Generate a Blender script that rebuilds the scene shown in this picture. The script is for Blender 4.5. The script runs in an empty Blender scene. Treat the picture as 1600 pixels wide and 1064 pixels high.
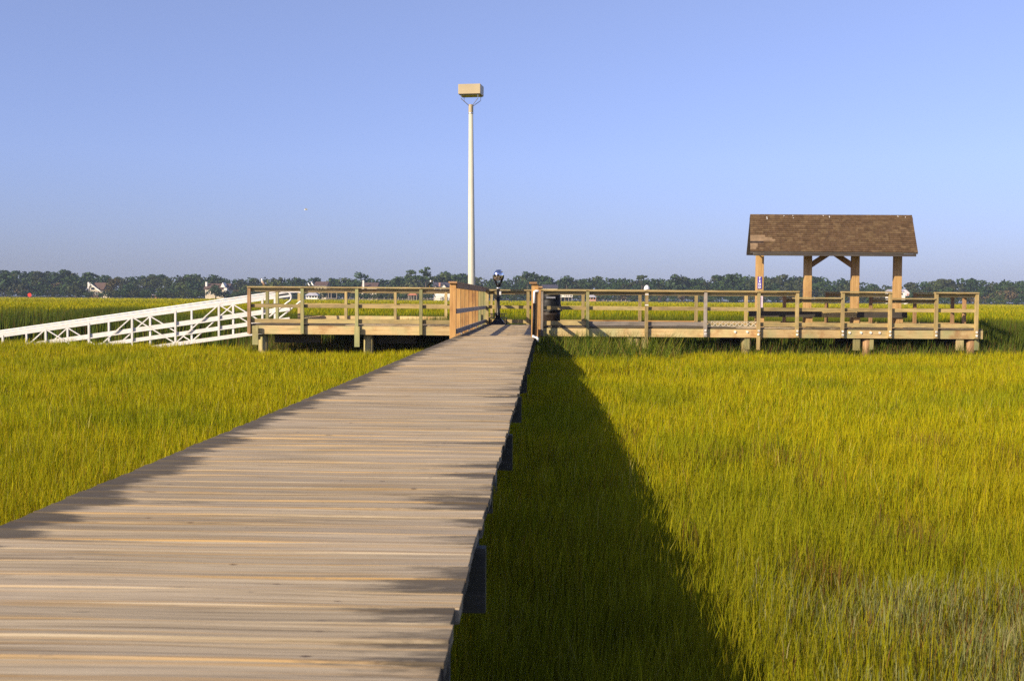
import bpy, math, random
import numpy as np
from mathutils import Matrix, Vector

random.seed(7)
rng = np.random.default_rng(11)
S = bpy.context.scene
COL = S.collection
R = math.radians

# ------------------------------------------------------------------ camera
F = 1750.0                                   # focal length in photo pixels (1600 wide)
CAMZ = 0.75
cd = bpy.data.cameras.new("camera"); cam = bpy.data.objects.new("camera", cd); COL.objects.link(cam)
CM = Matrix.Rotation(R(1.653), 4, 'Z') @ Matrix.Rotation(R(90 - 2.107), 4, 'X') @ Matrix.Rotation(R(0.42), 4, 'Z')
cam.matrix_world = Matrix.Translation((0, 0, CAMZ)) @ CM
cd.sensor_width = 36; cd.lens = F / 1600 * 36
cd.clip_start = 0.1; cd.clip_end = 20000
cd.dof.use_dof = True; cd.dof.focus_distance = 30; cd.dof.aperture_fstop = 9.5
S.camera = cam
CM3 = CM.to_3x3()

def at(px, py, Y):
    """world point of a photo pixel on the plane y = Y"""
    d = CM3 @ Vector(((px - 800) / F, (532 - py) / F, -1))
    k = Y / d.y
    return Vector((d.x * k, Y, CAMZ + d.z * k))
def X(px, Y, py=480): return at(px, py, Y).x
def Z(py, Y, px=850): return at(px, py, Y).z

# ------------------------------------------------------------------ light
SUN_EL, SAZ = R(28), R(48)                   # sun behind the left shoulder
tosun = Vector((-math.sin(SAZ) * math.cos(SUN_EL), -math.cos(SAZ) * math.cos(SUN_EL), math.sin(SUN_EL)))
ld = bpy.data.lights.new("sun", 'SUN'); sun = bpy.data.objects.new("sun", ld); COL.objects.link(sun)
ld.energy = 5.0; ld.angle = R(0.55); ld.color = (1.0, 0.83, 0.60)
sun.rotation_euler = tosun.to_track_quat('Z', 'Y').to_euler()
w = bpy.data.worlds.new("World"); S.world = w; w.use_nodes = True
nt = w.node_tree; nt.nodes.clear()
out = nt.nodes.new("ShaderNodeOutputWorld"); bg = nt.nodes.new("ShaderNodeBackground")
sky = nt.nodes.new("ShaderNodeTexSky"); sky.sky_type = 'NISHITA'; sky.sun_disc = False
sky.sun_elevation = SUN_EL; sky.sun_rotation = math.pi + SAZ
sky.altitude = 0; sky.air_density = 1.0; sky.dust_density = 0.5; sky.ozone_density = 4.5
tint = nt.nodes.new("ShaderNodeMixRGB"); tint.blend_type = 'MULTIPLY'; tint.inputs[0].default_value = 1
tc = nt.nodes.new("ShaderNodeTexCoord"); sz = nt.nodes.new("ShaderNodeSeparateXYZ"); nt.links.new(tc.outputs['Generated'], sz.inputs[0])
cr = nt.nodes.new("ShaderNodeValToRGB"); e = cr.color_ramp.elements; e.new(.5)
for k, (p, c) in enumerate(((0.0, (0.53, 0.555, 0.93, 1)), (.12, (1.13, 0.94, 1.22, 1)), (.28, (1.62, 1.20, 1.30, 1)))): e[k].position = p; e[k].color = c
nt.links.new(sz.outputs['Z'], cr.inputs[0]); nt.links.new(cr.outputs[0], tint.inputs[2])
nt.links.new(sky.outputs[0], tint.inputs[1]); nt.links.new(tint.outputs[0], bg.inputs[0])
bg.inputs[1].default_value = 0.085
nt.links.new(bg.outputs[0], out.inputs[0])
S.view_settings.view_transform = 'Standard'; S.view_settings.look = 'None'
S.view_settings.exposure = 0.6; S.view_settings.gamma = 1
S.cycles.max_bounces = 6; S.cycles.diffuse_bounces = 3; S.cycles.transmission_bounces = 4
S.cycles.use_denoising = False

# ------------------------------------------------------------------ helpers
def lerp3(a, b, t): return tuple(a[i] + (b[i] - a[i]) * t for i in range(3))

class MB:
    """collects faces of one mesh; warp moves points on the way in"""
    def __init__(s, warp=None): s.v = []; s.f = []; s.c = []; s.warp = warp; s.col = None
    def addv(s, p):
        p = tuple(p)
        if s.warp: p = s.warp(p)
        s.v.append(p); s.c.append(s.col or (1, 1, 1)); return len(s.v) - 1
    def quadbox(s, pts):
        i = [s.addv(p) for p in pts]
        for f in ((0, 3, 2, 1), (4, 5, 6, 7), (0, 1, 5, 4), (1, 2, 6, 5), (2, 3, 7, 6), (3, 0, 4, 7)):
            s.f.append(tuple(i[k] for k in f))
        return s
    def box(s, x0, x1, y0, y1, z0, z1):
        return s.quadbox([(x0, y0, z0), (x1, y0, z0), (x1, y1, z0), (x0, y1, z0), (x0, y0, z1), (x1, y0, z1), (x1, y1, z1), (x0, y1, z1)])
    def bar(s, a, b, wd, t, up=(0, 0, 1)):
        """rectangular bar from a to b, wd along `up`, t across"""
        a = Vector(a); b = Vector(b); d = (b - a).normalized(); u = Vector(up)
        n = d.cross(u).normalized(); u = n.cross(d).normalized()
        n *= t / 2; u = u * wd / 2
        return s.quadbox([a - n - u, a + n - u, b + n - u, b - n - u, a - n + u, a + n + u, b + n + u, b - n + u])
    def tube(s, pts, rad, n=10, caps=True):
        pts = [Vector(p) for p in pts]
        rad = rad if isinstance(rad, (list, tuple)) else [rad] * len(pts)
        rings = []; prev = None
        for k, p in enumerate(pts):
            d = (pts[min(k + 1, len(pts) - 1)] - pts[max(k - 1, 0)]).normalized()
            ref = prev if prev is not None else (Vector((1, 0, 0)) if abs(d.x) < .8 else Vector((0, 0, 1)))
            u = (ref - d * ref.dot(d)).normalized(); prev = u; v = d.cross(u)
            rings.append([s.addv(p + (u * math.cos(2 * math.pi * j / n) + v * math.sin(2 * math.pi * j / n)) * rad[k]) for j in range(n)])
        for A, B in zip(rings, rings[1:]):
            for j in range(n): s.f.append((A[j], A[(j + 1) % n], B[(j + 1) % n], B[j]))
        if caps: s.f.append(tuple(reversed(rings[0]))); s.f.append(tuple(rings[-1]))
        return s
    def poly(s, pts):
        s.f.append(tuple(s.addv(p) for p in pts)); return s
    def prism(s, pts, ext):
        """polygon pts swept along vector ext"""
        e = Vector(ext); a = [s.addv(p) for p in pts]; b = [s.addv(Vector(p) + e) for p in pts]; n = len(a)
        s.f.append(tuple(a)); s.f.append(tuple(reversed(b)))
        for j in range(n): s.f.append((a[j], b[j], b[(j + 1) % n], a[(j + 1) % n]))
        return s
    def build(s, name, mat, parent=None, smooth=False, bevel=0):
        o0 = Vector(parent['base']) if parent is not None and 'base' in parent else Vector((0, 0, 0))
        me = bpy.data.meshes.new(name)
        me.from_pydata([tuple(Vector(v) - o0) for v in s.v], [], s.f)
        if s.col:
            ca = me.color_attributes.new("col", 'FLOAT_COLOR', 'POINT')
            ca.data.foreach_set("color", np.array([(*c, 1) for c in s.c], np.float32).ravel())
        me.materials.append(mat)
        if smooth: me.shade_smooth()
        o = bpy.data.objects.new(name, me); COL.objects.link(o)
        if parent is not None:
            o.parent = parent; o['base'] = list(o0)
        if bevel:
            b = o.modifiers.new("bevel", 'BEVEL'); b.width = bevel; b.segments = 2
        return o

def thing(name, label, cat, loc, group=None):
    o = bpy.data.objects.new(name, None); COL.objects.link(o); o.location = loc; o['base'] = list(loc)
    o.empty_display_size = .2
    o['label'] = label; o['category'] = cat
    if group: o['group'] = group
    return o
def tag(o, label=None, cat=None, group=None, kind=None):
    for k, v in (('label', label), ('category', cat), ('group', group), ('kind', kind)):
        if v: o[k] = v
    return o

def np_mesh(name, V, Fc, mat, col=None, smooth=False):
    V = np.ascontiguousarray(V, np.float32); Fc = np.ascontiguousarray(Fc, np.int32); k = Fc.shape[1]
    me = bpy.data.meshes.new(name); me.vertices.add(len(V)); me.vertices.foreach_set("co", V.ravel())
    me.loops.add(Fc.size); me.loops.foreach_set("vertex_index", Fc.ravel())
    me.polygons.add(len(Fc)); me.polygons.foreach_set("loop_start", np.arange(0, Fc.size, k, dtype=np.int32))
    me.update(calc_edges=True)
    if col is not None:
        ca = me.color_attributes.new("col", 'FLOAT_COLOR', 'POINT')
        c = np.ones((len(V), 4), np.float32); c[:, :3] = col
        ca.data.foreach_set("color", c.ravel())
    me.materials.append(mat)
    if smooth: me.shade_smooth()
    o = bpy.data.objects.new(name, me); COL.objects.link(o)
    return o

def vnoise(x, y, scale, seed=0):
    """smooth value noise in 0..1"""
    x = np.asarray(x) / scale; y = np.asarray(y) / scale
    xi = np.floor(x).astype(np.int64); yi = np.floor(y).astype(np.int64)
    fx = x - xi; fy = y - yi; fx = fx * fx * (3 - 2 * fx); fy = fy * fy * (3 - 2 * fy)
    def h(a, b):
        n = (a * 374761393 + b * 668265263 + seed * 1442695041) & 0x7fffffff
        n = ((n ^ (n >> 13)) * 1274126177) & 0x7fffffff
        return ((n ^ (n >> 16)) & 0xffff) / 65535.0
    return (h(xi, yi) * (1 - fx) + h(xi + 1, yi) * fx) * (1 - fy) + (h(xi, yi + 1) * (1 - fx) + h(xi + 1, yi + 1) * fx) * fy

# ------------------------------------------------------------------ materials
def newmat(name):
    m = bpy.data.materials.new(name); m.use_nodes = True
    n = m.node_tree.nodes; b = n["Principled BSDF"]
    return m, m.node_tree, n, m.node_tree.links, b
def ramp(nodes, stops):
    r = nodes.new("ShaderNodeValToRGB"); e = r.color_ramp.elements
    while len(e) < len(stops): e.new(.5)
    for k, (p, c) in enumerate(stops):
        e[k].position = p; e[k].color = (*c, 1) if len(c) == 3 else c
    return r
def mixc(nt_, a, b, fac, mode='MIX'):
    m = nt_.nodes.new("ShaderNodeMixRGB"); m.blend_type = mode
    for k, v in ((1, a), (2, b), (0, fac)):
        if isinstance(v, bpy.types.NodeSocket): nt_.links.new(v, m.inputs[k])
        else: m.inputs[k].default_value = v if k == 0 else (*v, 1)
    return m.outputs[0]

def wood(name, cols, axis='Z', stain=(0.10, 0.09, 0.05), stain_amt=.5, green=0, rough=.75, vary=.3, gcol=(0.22, 0.27, 0.12)):
    """weathered lumber: grain stretched along axis, blotches, tone per board"""
    m, t, n, l, b = newmat(name)
    tc = n.new("ShaderNodeTexCoord"); oi = n.new("ShaderNodeObjectInfo")
    off = n.new("ShaderNodeVectorMath"); off.operation = 'SCALE'; off.inputs[0].default_value = (17, 31, 23); l.new(oi.outputs['Random'], off.inputs['Scale'])
    add = n.new("ShaderNodeVectorMath"); l.new(tc.outputs['Object'], add.inputs[0]); l.new(off.outputs[0], add.inputs[1])
    mp = n.new("ShaderNodeMapping"); sc = {'X': (1.2, 30, 30), 'Y': (30, 1.2, 30), 'Z': (30, 30, 1.2)}[axis]
    mp.inputs['Scale'].default_value = sc; l.new(add.outputs[0], mp.inputs[0])
    g = n.new("ShaderNodeTexNoise"); g.inputs['Scale'].default_value = 1; g.inputs['Detail'].default_value = 5; g.inputs['Roughness'].default_value = .65
    l.new(mp.outputs[0], g.inputs[0])
    r = ramp(n, [(.28, cols[0]), (.5, cols[1]), (.72, cols[2])]); l.new(g.outputs[0], r.inputs[0])
    bl = n.new("ShaderNodeTexNoise"); bl.inputs['Scale'].default_value = 2.6; bl.inputs['Detail'].default_value = 4; bl.inputs['Roughness'].default_value = .65
    l.new(add.outputs[0], bl.inputs[0])
    br = ramp(n, [(.5, (0, 0, 0)), (.72, (stain_amt,) * 3)]); l.new(bl.outputs[0], br.inputs[0])
    c = mixc(t, r.outputs[0], stain, br.outputs[0])
    if green:
        gn = n.new("ShaderNodeTexNoise"); gn.inputs['Scale'].default_value = 1.7; gn.inputs['Detail'].default_value = 3
        a2 = n.new("ShaderNodeVectorMath"); a2.inputs[1].default_value = (5.3, 9.1, 2.2); l.new(add.outputs[0], a2.inputs[0]); l.new(a2.outputs[0], gn.inputs[0])
        gr = ramp(n, [(.42, (0, 0, 0)), (.68, (green,) * 3)]); l.new(gn.outputs[0], gr.inputs[0])
        c = mixc(t, c, gcol, gr.outputs[0])
    hs = n.new("ShaderNodeHueSaturation"); l.new(c, hs.inputs['Color'])
    mr = n.new("ShaderNodeMapRange"); mr.inputs['To Min'].default_value = 1 - vary; mr.inputs['To Max'].default_value = 1 + vary * .7
    l.new(oi.outputs['Random'], mr.inputs[0]); l.new(mr.outputs[0], hs.inputs['Value'])
    l.new(hs.outputs[0], b.inputs['Base Color']); b.inputs['Roughness'].default_value = rough
    bp = n.new("ShaderNodeBump"); bp.inputs['Strength'].default_value = .35; bp.inputs['Distance'].default_value = .01
    l.new(g.outputs[0], bp.inputs['Height']); l.new(bp.outputs[0], b.inputs['Normal'])
    return m

def plain(name, c, rough=.6, metal=0, mottle=.25, scale=8, dark=None):
    m, t, n, l, b = newmat(name)
    tc = n.new("ShaderNodeTexCoord"); g = n.new("ShaderNodeTexNoise"); g.inputs['Scale'].default_value = scale; g.inputs['Detail'].default_value = 5
    l.new(tc.outputs['Object'], g.inputs[0])
    d = dark or tuple(v * (1 - mottle) for v in c)
    r = ramp(n, [(.3, d), (.65, c)]); l.new(g.outputs[0], r.inputs[0]); l.new(r.outputs[0], b.inputs['Base Color'])
    b.inputs['Roughness'].default_value = rough; b.inputs['Metallic'].default_value = metal
    if max(c) < .06 and not metal: b.inputs['Specular IOR Level'].default_value = .22
    return m

def vcol(name, rough=.7, transl=0, spec=.3, grain=None):
    """colour per element from the mesh's colour attribute"""
    m, t, n, l, b = newmat(name)
    a = n.new("ShaderNodeAttribute"); a.attribute_name = "col"; c = a.outputs['Color']
    if grain:
        tc = n.new("ShaderNodeTexCoord"); g = n.new("ShaderNodeTexNoise"); g.inputs['Scale'].default_value = grain; g.inputs['Detail'].default_value = 4
        l.new(tc.outputs['Object'], g.inputs[0])
        r = ramp(n, [(.3, (.72,) * 3), (.7, (1.15,) * 3)]); l.new(g.outputs[0], r.inputs[0])
        c = mixc(t, c, r.outputs[0], 1.0, 'MULTIPLY')
    l.new(c, b.inputs['Base Color']); b.inputs['Roughness'].default_value = rough
    b.inputs['Specular IOR Level'].default_value = spec
    if transl:
        tr = n.new("ShaderNodeBsdfTranslucent"); l.new(c, tr.inputs[0])
        mx = n.new("ShaderNodeMixShader"); mx.inputs[0].default_value = transl
        l.new(b.outputs[0], mx.inputs[1]); l.new(tr.outputs[0], mx.inputs[2]); l.new(mx.outputs[0], n["Material Output"].inputs[0])
    return m

OLD = ((0.21, 0.145, 0.06), (0.39, 0.285, 0.115), (0.50, 0.38, 0.175))
PALE = ((0.36, 0.24, 0.11), (0.57, 0.41, 0.185), (0.67, 0.51, 0.265))
NEW = ((0.24, 0.12, 0.035), (0.45, 0.25, 0.08), (0.54, 0.345, 0.125))
GREY = ((0.17, 0.15, 0.13), (0.30, 0.26, 0.22), (0.40, 0.35, 0.30))
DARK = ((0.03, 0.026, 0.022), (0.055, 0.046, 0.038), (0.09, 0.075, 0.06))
W = {}
for ax in 'XYZ':
    W['old' + ax] = wood('old_lumber_' + ax, OLD, ax, green=.22)
    W['green' + ax] = wood('greenish_lumber_' + ax, ((0.20, 0.18, 0.075), (0.34, 0.30, 0.12), (0.45, 0.38, 0.17)), ax, green=.6)
    W['pale' + ax] = wood('pale_lumber_' + ax, PALE, ax, stain=(0.34, 0.17, 0.06), stain_amt=.85, green=.75, vary=.2, gcol=(0.38, 0.39, 0.18))
    W['new' + ax] = wood('new_lumber_' + ax, NEW, ax, stain=(0.22, 0.09, 0.03), stain_amt=.75, vary=.24)
    W['grey' + ax] = wood('grey_lumber_' + ax, GREY, ax)
    W['brown' + ax] = wood('brown_lumber_' + ax, ((0.20, 0.11, 0.05), (0.33, 0.19, 0.085), (0.44, 0.28, 0.14)), ax)
    W['dim' + ax] = wood('shade_tinted_lumber_' + ax, ((0.045, 0.045, 0.032), (0.075, 0.072, 0.052), (0.11, 0.10, 0.075)), ax)  # timber under the boardwalk, its shade put into the colour
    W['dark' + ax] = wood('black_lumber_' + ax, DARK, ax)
W['shelter'] = wood('shelter_post_wood', ((0.30, 0.175, 0.065), (0.46, 0.285, 0.105), (0.55, 0.37, 0.165)), 'Z', stain=(0.24, 0.115, 0.045), stain_amt=.6, vary=.12)
W['pile'] = wood('piling_wood', ((0.16, 0.11, 0.05), (0.34, 0.25, 0.10), (0.46, 0.36, 0.17)), 'Z', green=.5)
M = dict(
    white=plain('white_paint', (0.68, 0.67, 0.64), .4, mottle=.16),
    pvc=plain('white_plastic', (0.85, 0.85, 0.83), .3, mottle=.05),
    black=plain('black_paint', (0.012, 0.012, 0.013), .32, mottle=.3),
    rubber=plain('black_plastic', (0.008, 0.009, 0.011), .5, mottle=.4, scale=20),
    barrel=plain('barrel_plastic', (0.035, 0.025, 0.019), .55, mottle=.4),
    chrome=plain('chrome', (0.8, 0.8, 0.82), .09, metal=1, mottle=.05),
    pole=plain('pole_paint', (0.53, 0.52, 0.41), .5, mottle=.08, scale=3),
    lampbox=plain('lamp_box_paint', (0.42, 0.345, 0.195), .42, mottle=.12, scale=3),
    steel=plain('galvanised_steel', (0.6, 0.6, 0.6), .35, metal=.8),
    bolt=plain('bolt_head', (0.85, 0.82, 0.76), .5),
    purple=plain('purple_sign', (0.10, 0.06, 0.42), .4, mottle=.1),
    lilac=plain('lilac_sign', (0.72, 0.62, 0.66), .5, mottle=.2, scale=14),
    red=plain('red_paint', (0.75, 0.03, 0.015), .45, mottle=.15),
    brick=plain('brick', (0.48, 0.25, 0.17), .8),
    cream=plain('cream_wall', (0.60, 0.53, 0.40), .7, scale=1),
    hwhite=plain('house_white', (0.8, 0.78, 0.72), .6, scale=1),
    broof=plain('brown_roof', (0.11, 0.066, 0.05), .8, scale=.8),
    droof=plain('dark_roof', (0.055, 0.05, 0.07), .75, scale=.8),
    groof=plain('grey_metal_roof', (0.42, 0.42, 0.47), .45, scale=.8),
    troof=plain('terracotta_roof', (0.42, 0.15, 0.075), .75, scale=.8),
    glass=plain('window_glass', (0.02, 0.025, 0.035), .08),
    farwood=plain('far_dock_wood', (0.30, 0.25, 0.19), .8),
    leaf=vcol('tree_leaves', .8, transl=.12, spec=.15),
    bark=plain('bark', (0.10, 0.075, 0.055), .9),
    grass=vcol('grass_blades', .6, transl=.40, spec=.06),
    feather=vcol('feathers', .8),
    shingle=vcol('roof_shingles', .9, spec=.15, grain=9),
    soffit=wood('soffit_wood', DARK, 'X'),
)

# ------------------------------------------------------------------ ground
MUD, TOPS = -1.45, -0.70
def bank(x):
    """front edge of the tall grass across the creek"""
    x = np.asarray(x, float)
    b = np.where(x > -3, 35.2, 35.2 + np.clip((-3 - x) / 17, 0, 1.2) * 14.5)
    b = np.where(x > 12.8, 33.0, b)
    return b + (vnoise(x, x * 0 + 3, 2.2, 4) - .5) * 1.6
def ground_z(x, y):
    t = np.clip((y - bank(x)) / 8.0, 0, 1); t = t * t * (3 - 2 * t)
    z = MUD + t * (MUD * -1 - .12)
    return z + np.clip((y - 470) / 60, 0, 1) * .6 + (vnoise(x, y, 3, 9) - .5) * .08
gx = np.concatenate([np.linspace(-1600, -120, 24), np.linspace(-100, 100, 160), np.linspace(120, 1600, 24)])
gy = np.concatenate([np.linspace(-60, 20, 24), np.linspace(22, 80, 80), np.linspace(85, 600, 80), np.linspace(650, 1800, 12)])
GX, GY = np.meshgrid(gx, gy); GZ = ground_z(GX, GY)
nx, ny = len(gx), len(gy)
ii = (np.arange(ny - 1)[:, None] * nx + np.arange(nx - 1)[None, :]).ravel()
gf = np.stack([ii, ii + 1, ii + nx + 1, ii + nx], 1)
m, t, n, l, b = newmat('marsh_ground')
tc = n.new("ShaderNodeTexCoord"); sx = n.new("ShaderNodeSeparateXYZ"); l.new(tc.outputs['Object'], sx.inputs[0])
n1 = n.new("ShaderNodeTexNoise"); n1.inputs['Scale'].default_value = .035; n1.inputs['Detail'].default_value = 6; l.new(tc.outputs['Object'], n1.inputs[0])
r1 = ramp(n, [(.3, (0.20, 0.20, 0.02)), (.5, (0.30, 0.27, 0.03)), (.7, (0.36, 0.29, 0.05))]); l.new(n1.outputs[0], r1.inputs[0])
n2 = n.new("ShaderNodeTexNoise"); n2.inputs['Scale'].default_value = 3; n2.inputs['Detail'].default_value = 6; l.new(tc.outputs['Object'], n2.inputs[0])
r2 = ramp(n, [(.3, (0.022, 0.019, 0.012)), (.7, (0.05, 0.042, 0.022))]); l.new(n2.outputs[0], r2.inputs[0])
mr = n.new("ShaderNodeMapRange"); mr.inputs['From Min'].default_value = -.6; mr.inputs['From Max'].default_value = -.15; l.new(sx.outputs['Z'], mr.inputs[0])
mf = n.new("ShaderNodeMapRange"); mf.inputs['From Min'].default_value = 464; mf.inputs['From Max'].default_value = 470; l.new(sx.outputs['Y'], mf.inputs[0])
l.new(mixc(t, mixc(t, r2.outputs[0], r1.outputs[0], mr.outputs[0]), (0.035, 0.036, 0.02), mf.outputs[0]), b.inputs['Base Color']); b.inputs['Roughness'].default_value = .9
g = np_mesh('ground', np.stack([GX.ravel(), GY.ravel(), GZ.ravel()], 1), gf, m, smooth=True)
tag(g, 'dark marsh mud rising to the yellow green high marsh', kind='structure')

# ------------------------------------------------------------------ grass
def blades(x, y, z0, h, wd, lean, col):
    """curved 3-triangle blades; all arguments are arrays"""
    N = len(x); a = rng.uniform(0, 2 * math.pi, N)
    dx, dy = np.cos(a) * wd / 2, np.sin(a) * wd / 2
    la = rng.uniform(0, 2 * math.pi, N); lx = np.cos(la) * lean * h + .05 * h; ly = np.sin(la) * lean * h
    V = np.zeros((N, 5, 3), np.float32)
    V[:, 0] = np.stack([x - dx, y - dy, z0], 1); V[:, 1] = np.stack([x + dx, y + dy, z0], 1)
    mx, my = x + lx * .3, y + ly * .3
    V[:, 2] = np.stack([mx - dx * .85, my - dy * .85, z0 + h * .55], 1); V[:, 3] = np.stack([mx + dx * .85, my + dy * .85, z0 + h * .55], 1)
    V[:, 4] = np.stack([x + lx, y + ly, z0 + h], 1)
    k = (np.arange(N) * 5)[:, None, None]
    Fc = (np.array([[0, 1, 3], [0, 3, 2], [2, 3, 4]])[None] + k).reshape(-1, 3)
    return V.reshape(-1, 3), Fc, np.repeat(col, 5, axis=0)
def grass_obj(name, sets, label, cat):
    Vs, Fs, Cs, o = [], [], [], 0
    for V, Fc, C in sets:
        Vs.append(V); Fs.append(Fc + o); Cs.append(C); o += len(V)
    ob = np_mesh(name, np.concatenate(Vs), np.concatenate(Fs), M['grass'], np.concatenate(Cs))
    tag(ob, label, cat, kind='stuff'); return ob
def pick(cols, wts, N):
    i = rng.choice(len(cols), N, p=np.array(wts) / sum(wts)); return np.array(cols, np.float32)[i]
def fan(N, d0, d1, p, side=1.12, pad=1.2):
    """points in the view wedge with density falling as d^-p"""
    u = rng.random(N); e = 2 - p
    d = (d0 ** e + u * (d1 ** e - d0 ** e)) ** (1 / e)
    x = (rng.random(N) - .5) * (side * d + 2 * pad) - .028 * d
    return x, d

# short marsh on both sides of the boardwalk: upright stems, and many short leaves held at the top of them
def marsh_pts(N, p):
    x, y = fan(N, 1.6, 36, p, 1.12, 2.4)
    k = (np.abs(x + 1.18) > .50) & (y < bank(x) - .4)
    und = (y > 31.3) & (y < 38.3) & (x > -8.5) & (x < 12.6)
    k &= ~(und & (rng.random(N) < .9))
    crk = (y > 33.2) & (x < -1.5); k &= ~(crk & (rng.random(N) < .75))
    return x[k], y[k]
GC = [(0.385, 0.345, 0.006), (0.300, 0.320, 0.006), (0.450, 0.365, 0.008), (0.150, 0.205, 0.006), (0.250, 0.150, 0.018), (0.50, 0.44, 0.11)]
def marsh_look(x, y):
    N = len(x)
    patch = vnoise(x, y, 2.3, 1) * .6 + vnoise(x, y, .7, 2) * .4
    c = pick(GC, [36, 32, 14, 9, 7, 1.6], N)
    f = np.clip((patch - .38) / .30, 0, 1)[:, None]
    c = c * (1 - f * .4) + np.array((0.42, 0.365, 0.006)) * f * .4
    gr = np.clip((vnoise(x, y, 1.7, 8) - .55) / .25, 0, 1)[:, None]
    c = c * (1 - gr * .5) + np.array((0.19, 0.235, 0.007)) * gr * .5
    nr = np.clip((13 - y) / 9, 0, 1)[:, None]
    c = c * (1 - nr * .42) + pick([(0.24, 0.19, 0.010), (0.17, 0.175, 0.008), (0.20, 0.125, 0.018), (0.30, 0.25, 0.02)], [4, 3, 2, 1], N) * nr * .42
    br = np.clip((vnoise(x, y, .8, 14) - .73) / .15, 0, 1) * np.clip((16 - y) / 6, 0, 1) * (x > .9); z = rng.random(N) < br * .55
    c[z] = pick([(0.16, 0.075, 0.02), (0.22, 0.13, 0.03), (0.12, 0.10, 0.03)], [2, 3, 2], int(z.sum()))
    top = MUD + (TOPS - MUD) * (.80 + .22 * vnoise(x, y, 3.1, 5) + .20 * vnoise(x, y, .30, 6))
    # grey green saltwort patch near the camera on the right
    q = .88 * np.clip((6.4 - y) / .7, 0, 1) * np.clip((x - .9) / .8, 0, 1) * np.clip((vnoise(x, y, .8, 12) - .22) / .2, 0, 1)
    z = rng.random(N) < q * .9
    c[z] = pick([(0.24, 0.25, 0.085), (0.19, 0.21, 0.07), (0.29, 0.26, 0.11), (0.17, 0.08, 0.03)], [5, 4, 2, 2.5], int(z.sum()))
    return c * rng.uniform(.76, 1.32, (N, 1)), top, z
sets = []
x, y = marsh_pts(260000, 1.25); N = len(x); c, top, z = marsh_look(x, y)
h = top - MUD - rng.uniform(.02, .16, N)
sets.append(blades(x, y, ground_z(x, y), h, .0036 * np.maximum(1, y / 6) ** .85 * rng.uniform(.7, 1.3, N), rng.uniform(.02, .14, N), c * .9))
x, y = marsh_pts(1500000, 1.12); N = len(x); c, top, z = marsh_look(x, y)
ln = rng.uniform(.13, .34, N); ln[z] *= .45
base = top - rng.random(N) ** 1.5 * .42 - ln * .8 + rng.normal(0, .035, N)
lean = rng.uniform(.05, .38, N); lean[z] = rng.uniform(.1, .5, int(z.sum()))
sets.append(blades(x, y, base, ln, .0035 * np.maximum(1, y / 6) ** .76 * rng.uniform(.7, 1.35, N), lean, c))
# a few long bent or dead stalks
x, y = marsh_pts(5000, 1.2); N = len(x)
sets.append(blades(x, y, ground_z(x, y), rng.uniform(.55, .95, N), .004 * np.maximum(1, y / 6) ** .85, rng.uniform(.15, .6, N), pick([(0.40, 0.33, 0.10), (0.33, 0.19, 0.06), (0.26, 0.28, 0.02)], [3, 2, 3], N)))
grass_obj('marsh_grass', sets, 'short yellow green marsh grass on both sides of the boardwalk', 'marsh grass')

# tall green reeds beside and below the right deck
sets = []
x = rng.uniform(-.05, 3.6, 9000); y = rng.uniform(26.5, 32.3, 9000)
k = rng.random(9000) < .62 * np.clip((y - 26.5 + (3.4 - x) * .6 - 2.6) / 2.5, 0, 1); x, y = x[k], y[k]; N = len(x)
sets.append(blades(x, y, ground_z(x, y), rng.uniform(.8, 1.42, N), rng.uniform(.014, .030, N), rng.uniform(.05, .5, N),
                   pick([(0.075, 0.125, 0.012), (0.16, 0.20, 0.02), (0.27, 0.27, 0.035), (0.20, 0.14, 0.04)], [4, 3, 2, 1], N)))
x = rng.uniform(3, 13.5, 9000); y = rng.uniform(31.7, 33.9, 9000); N = len(x)
sets.append(blades(x, y, ground_z(x, y), rng.uniform(.7, 1.12, N), rng.uniform(.014, .03, N), rng.uniform(.05, .45, N),
                   pick([(0.09, 0.15, 0.02), (0.16, 0.19, 0.03), (0.22, 0.14, 0.05)], [3, 2, 2], N)))
x = rng.uniform(-9, -1.9, 9000); y = rng.uniform(32.5, 36.5, 9000); N = len(x)
sets.append(blades(x, y, ground_z(x, y), rng.uniform(.5, 1.1, N), rng.uniform(.014, .03, N), rng.uniform(.05, .5, N),
                   pick([(0.09, 0.13, 0.02), (0.14, 0.17, 0.03), (0.22, 0.13, 0.05)], [3, 2, 3], N)))
grass_obj('reeds', sets, 'taller dark green reeds beside and below the decks', 'reeds')

# tall cordgrass on the far bank
N = 230000
x, y = fan(N, 32, 66, 1.3, 1.25, 2)
k = rng.random(N) < .3; x[k] = rng.uniform(-24, 24, int(k.sum())); y[k] = bank(x[k]) + rng.uniform(0, 4, int(k.sum()))
k = y > bank(x); x, y = x[k], y[k]; N = len(x)
top = .10 + (vnoise(x, y, 4, 21) - .5) * .30 + rng.normal(0, .07, N)
z0 = ground_z(x, y); h = np.maximum(.2, top - z0)
front = np.clip((y - bank(x)) / 1.6, 0, 1)
inl = np.clip((y - bank(x) - 1.5) / 7, 0, 1)[:, None]
cordc = pick([(0.32, 0.30, 0.008), (0.24, 0.27, 0.008), (0.15, 0.20, 0.008), (0.40, 0.33, 0.012)], [3, 3, 2, 1.5], N) * inl + pick([(0.075, 0.115, 0.016), (0.10, 0.14, 0.018), (0.14, 0.155, 0.02), (0.13, 0.085, 0.03)], [4, 3, 2, 1], N) * (1 - inl)  # front blades coloured darker green, painting in the shaded side of the stand
h *= .80 + .2 * front
sets = [blades(x, y, z0, h, .011 * (y / 12) ** 1.0 * rng.uniform(.7, 1.3, N), rng.uniform(.03, .22, N) * np.minimum(1, .7 / h),
               cordc)]
grass_obj('cordgrass', sets, 'tall green cordgrass on the bank behind the decks', 'cordgrass')

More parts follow.
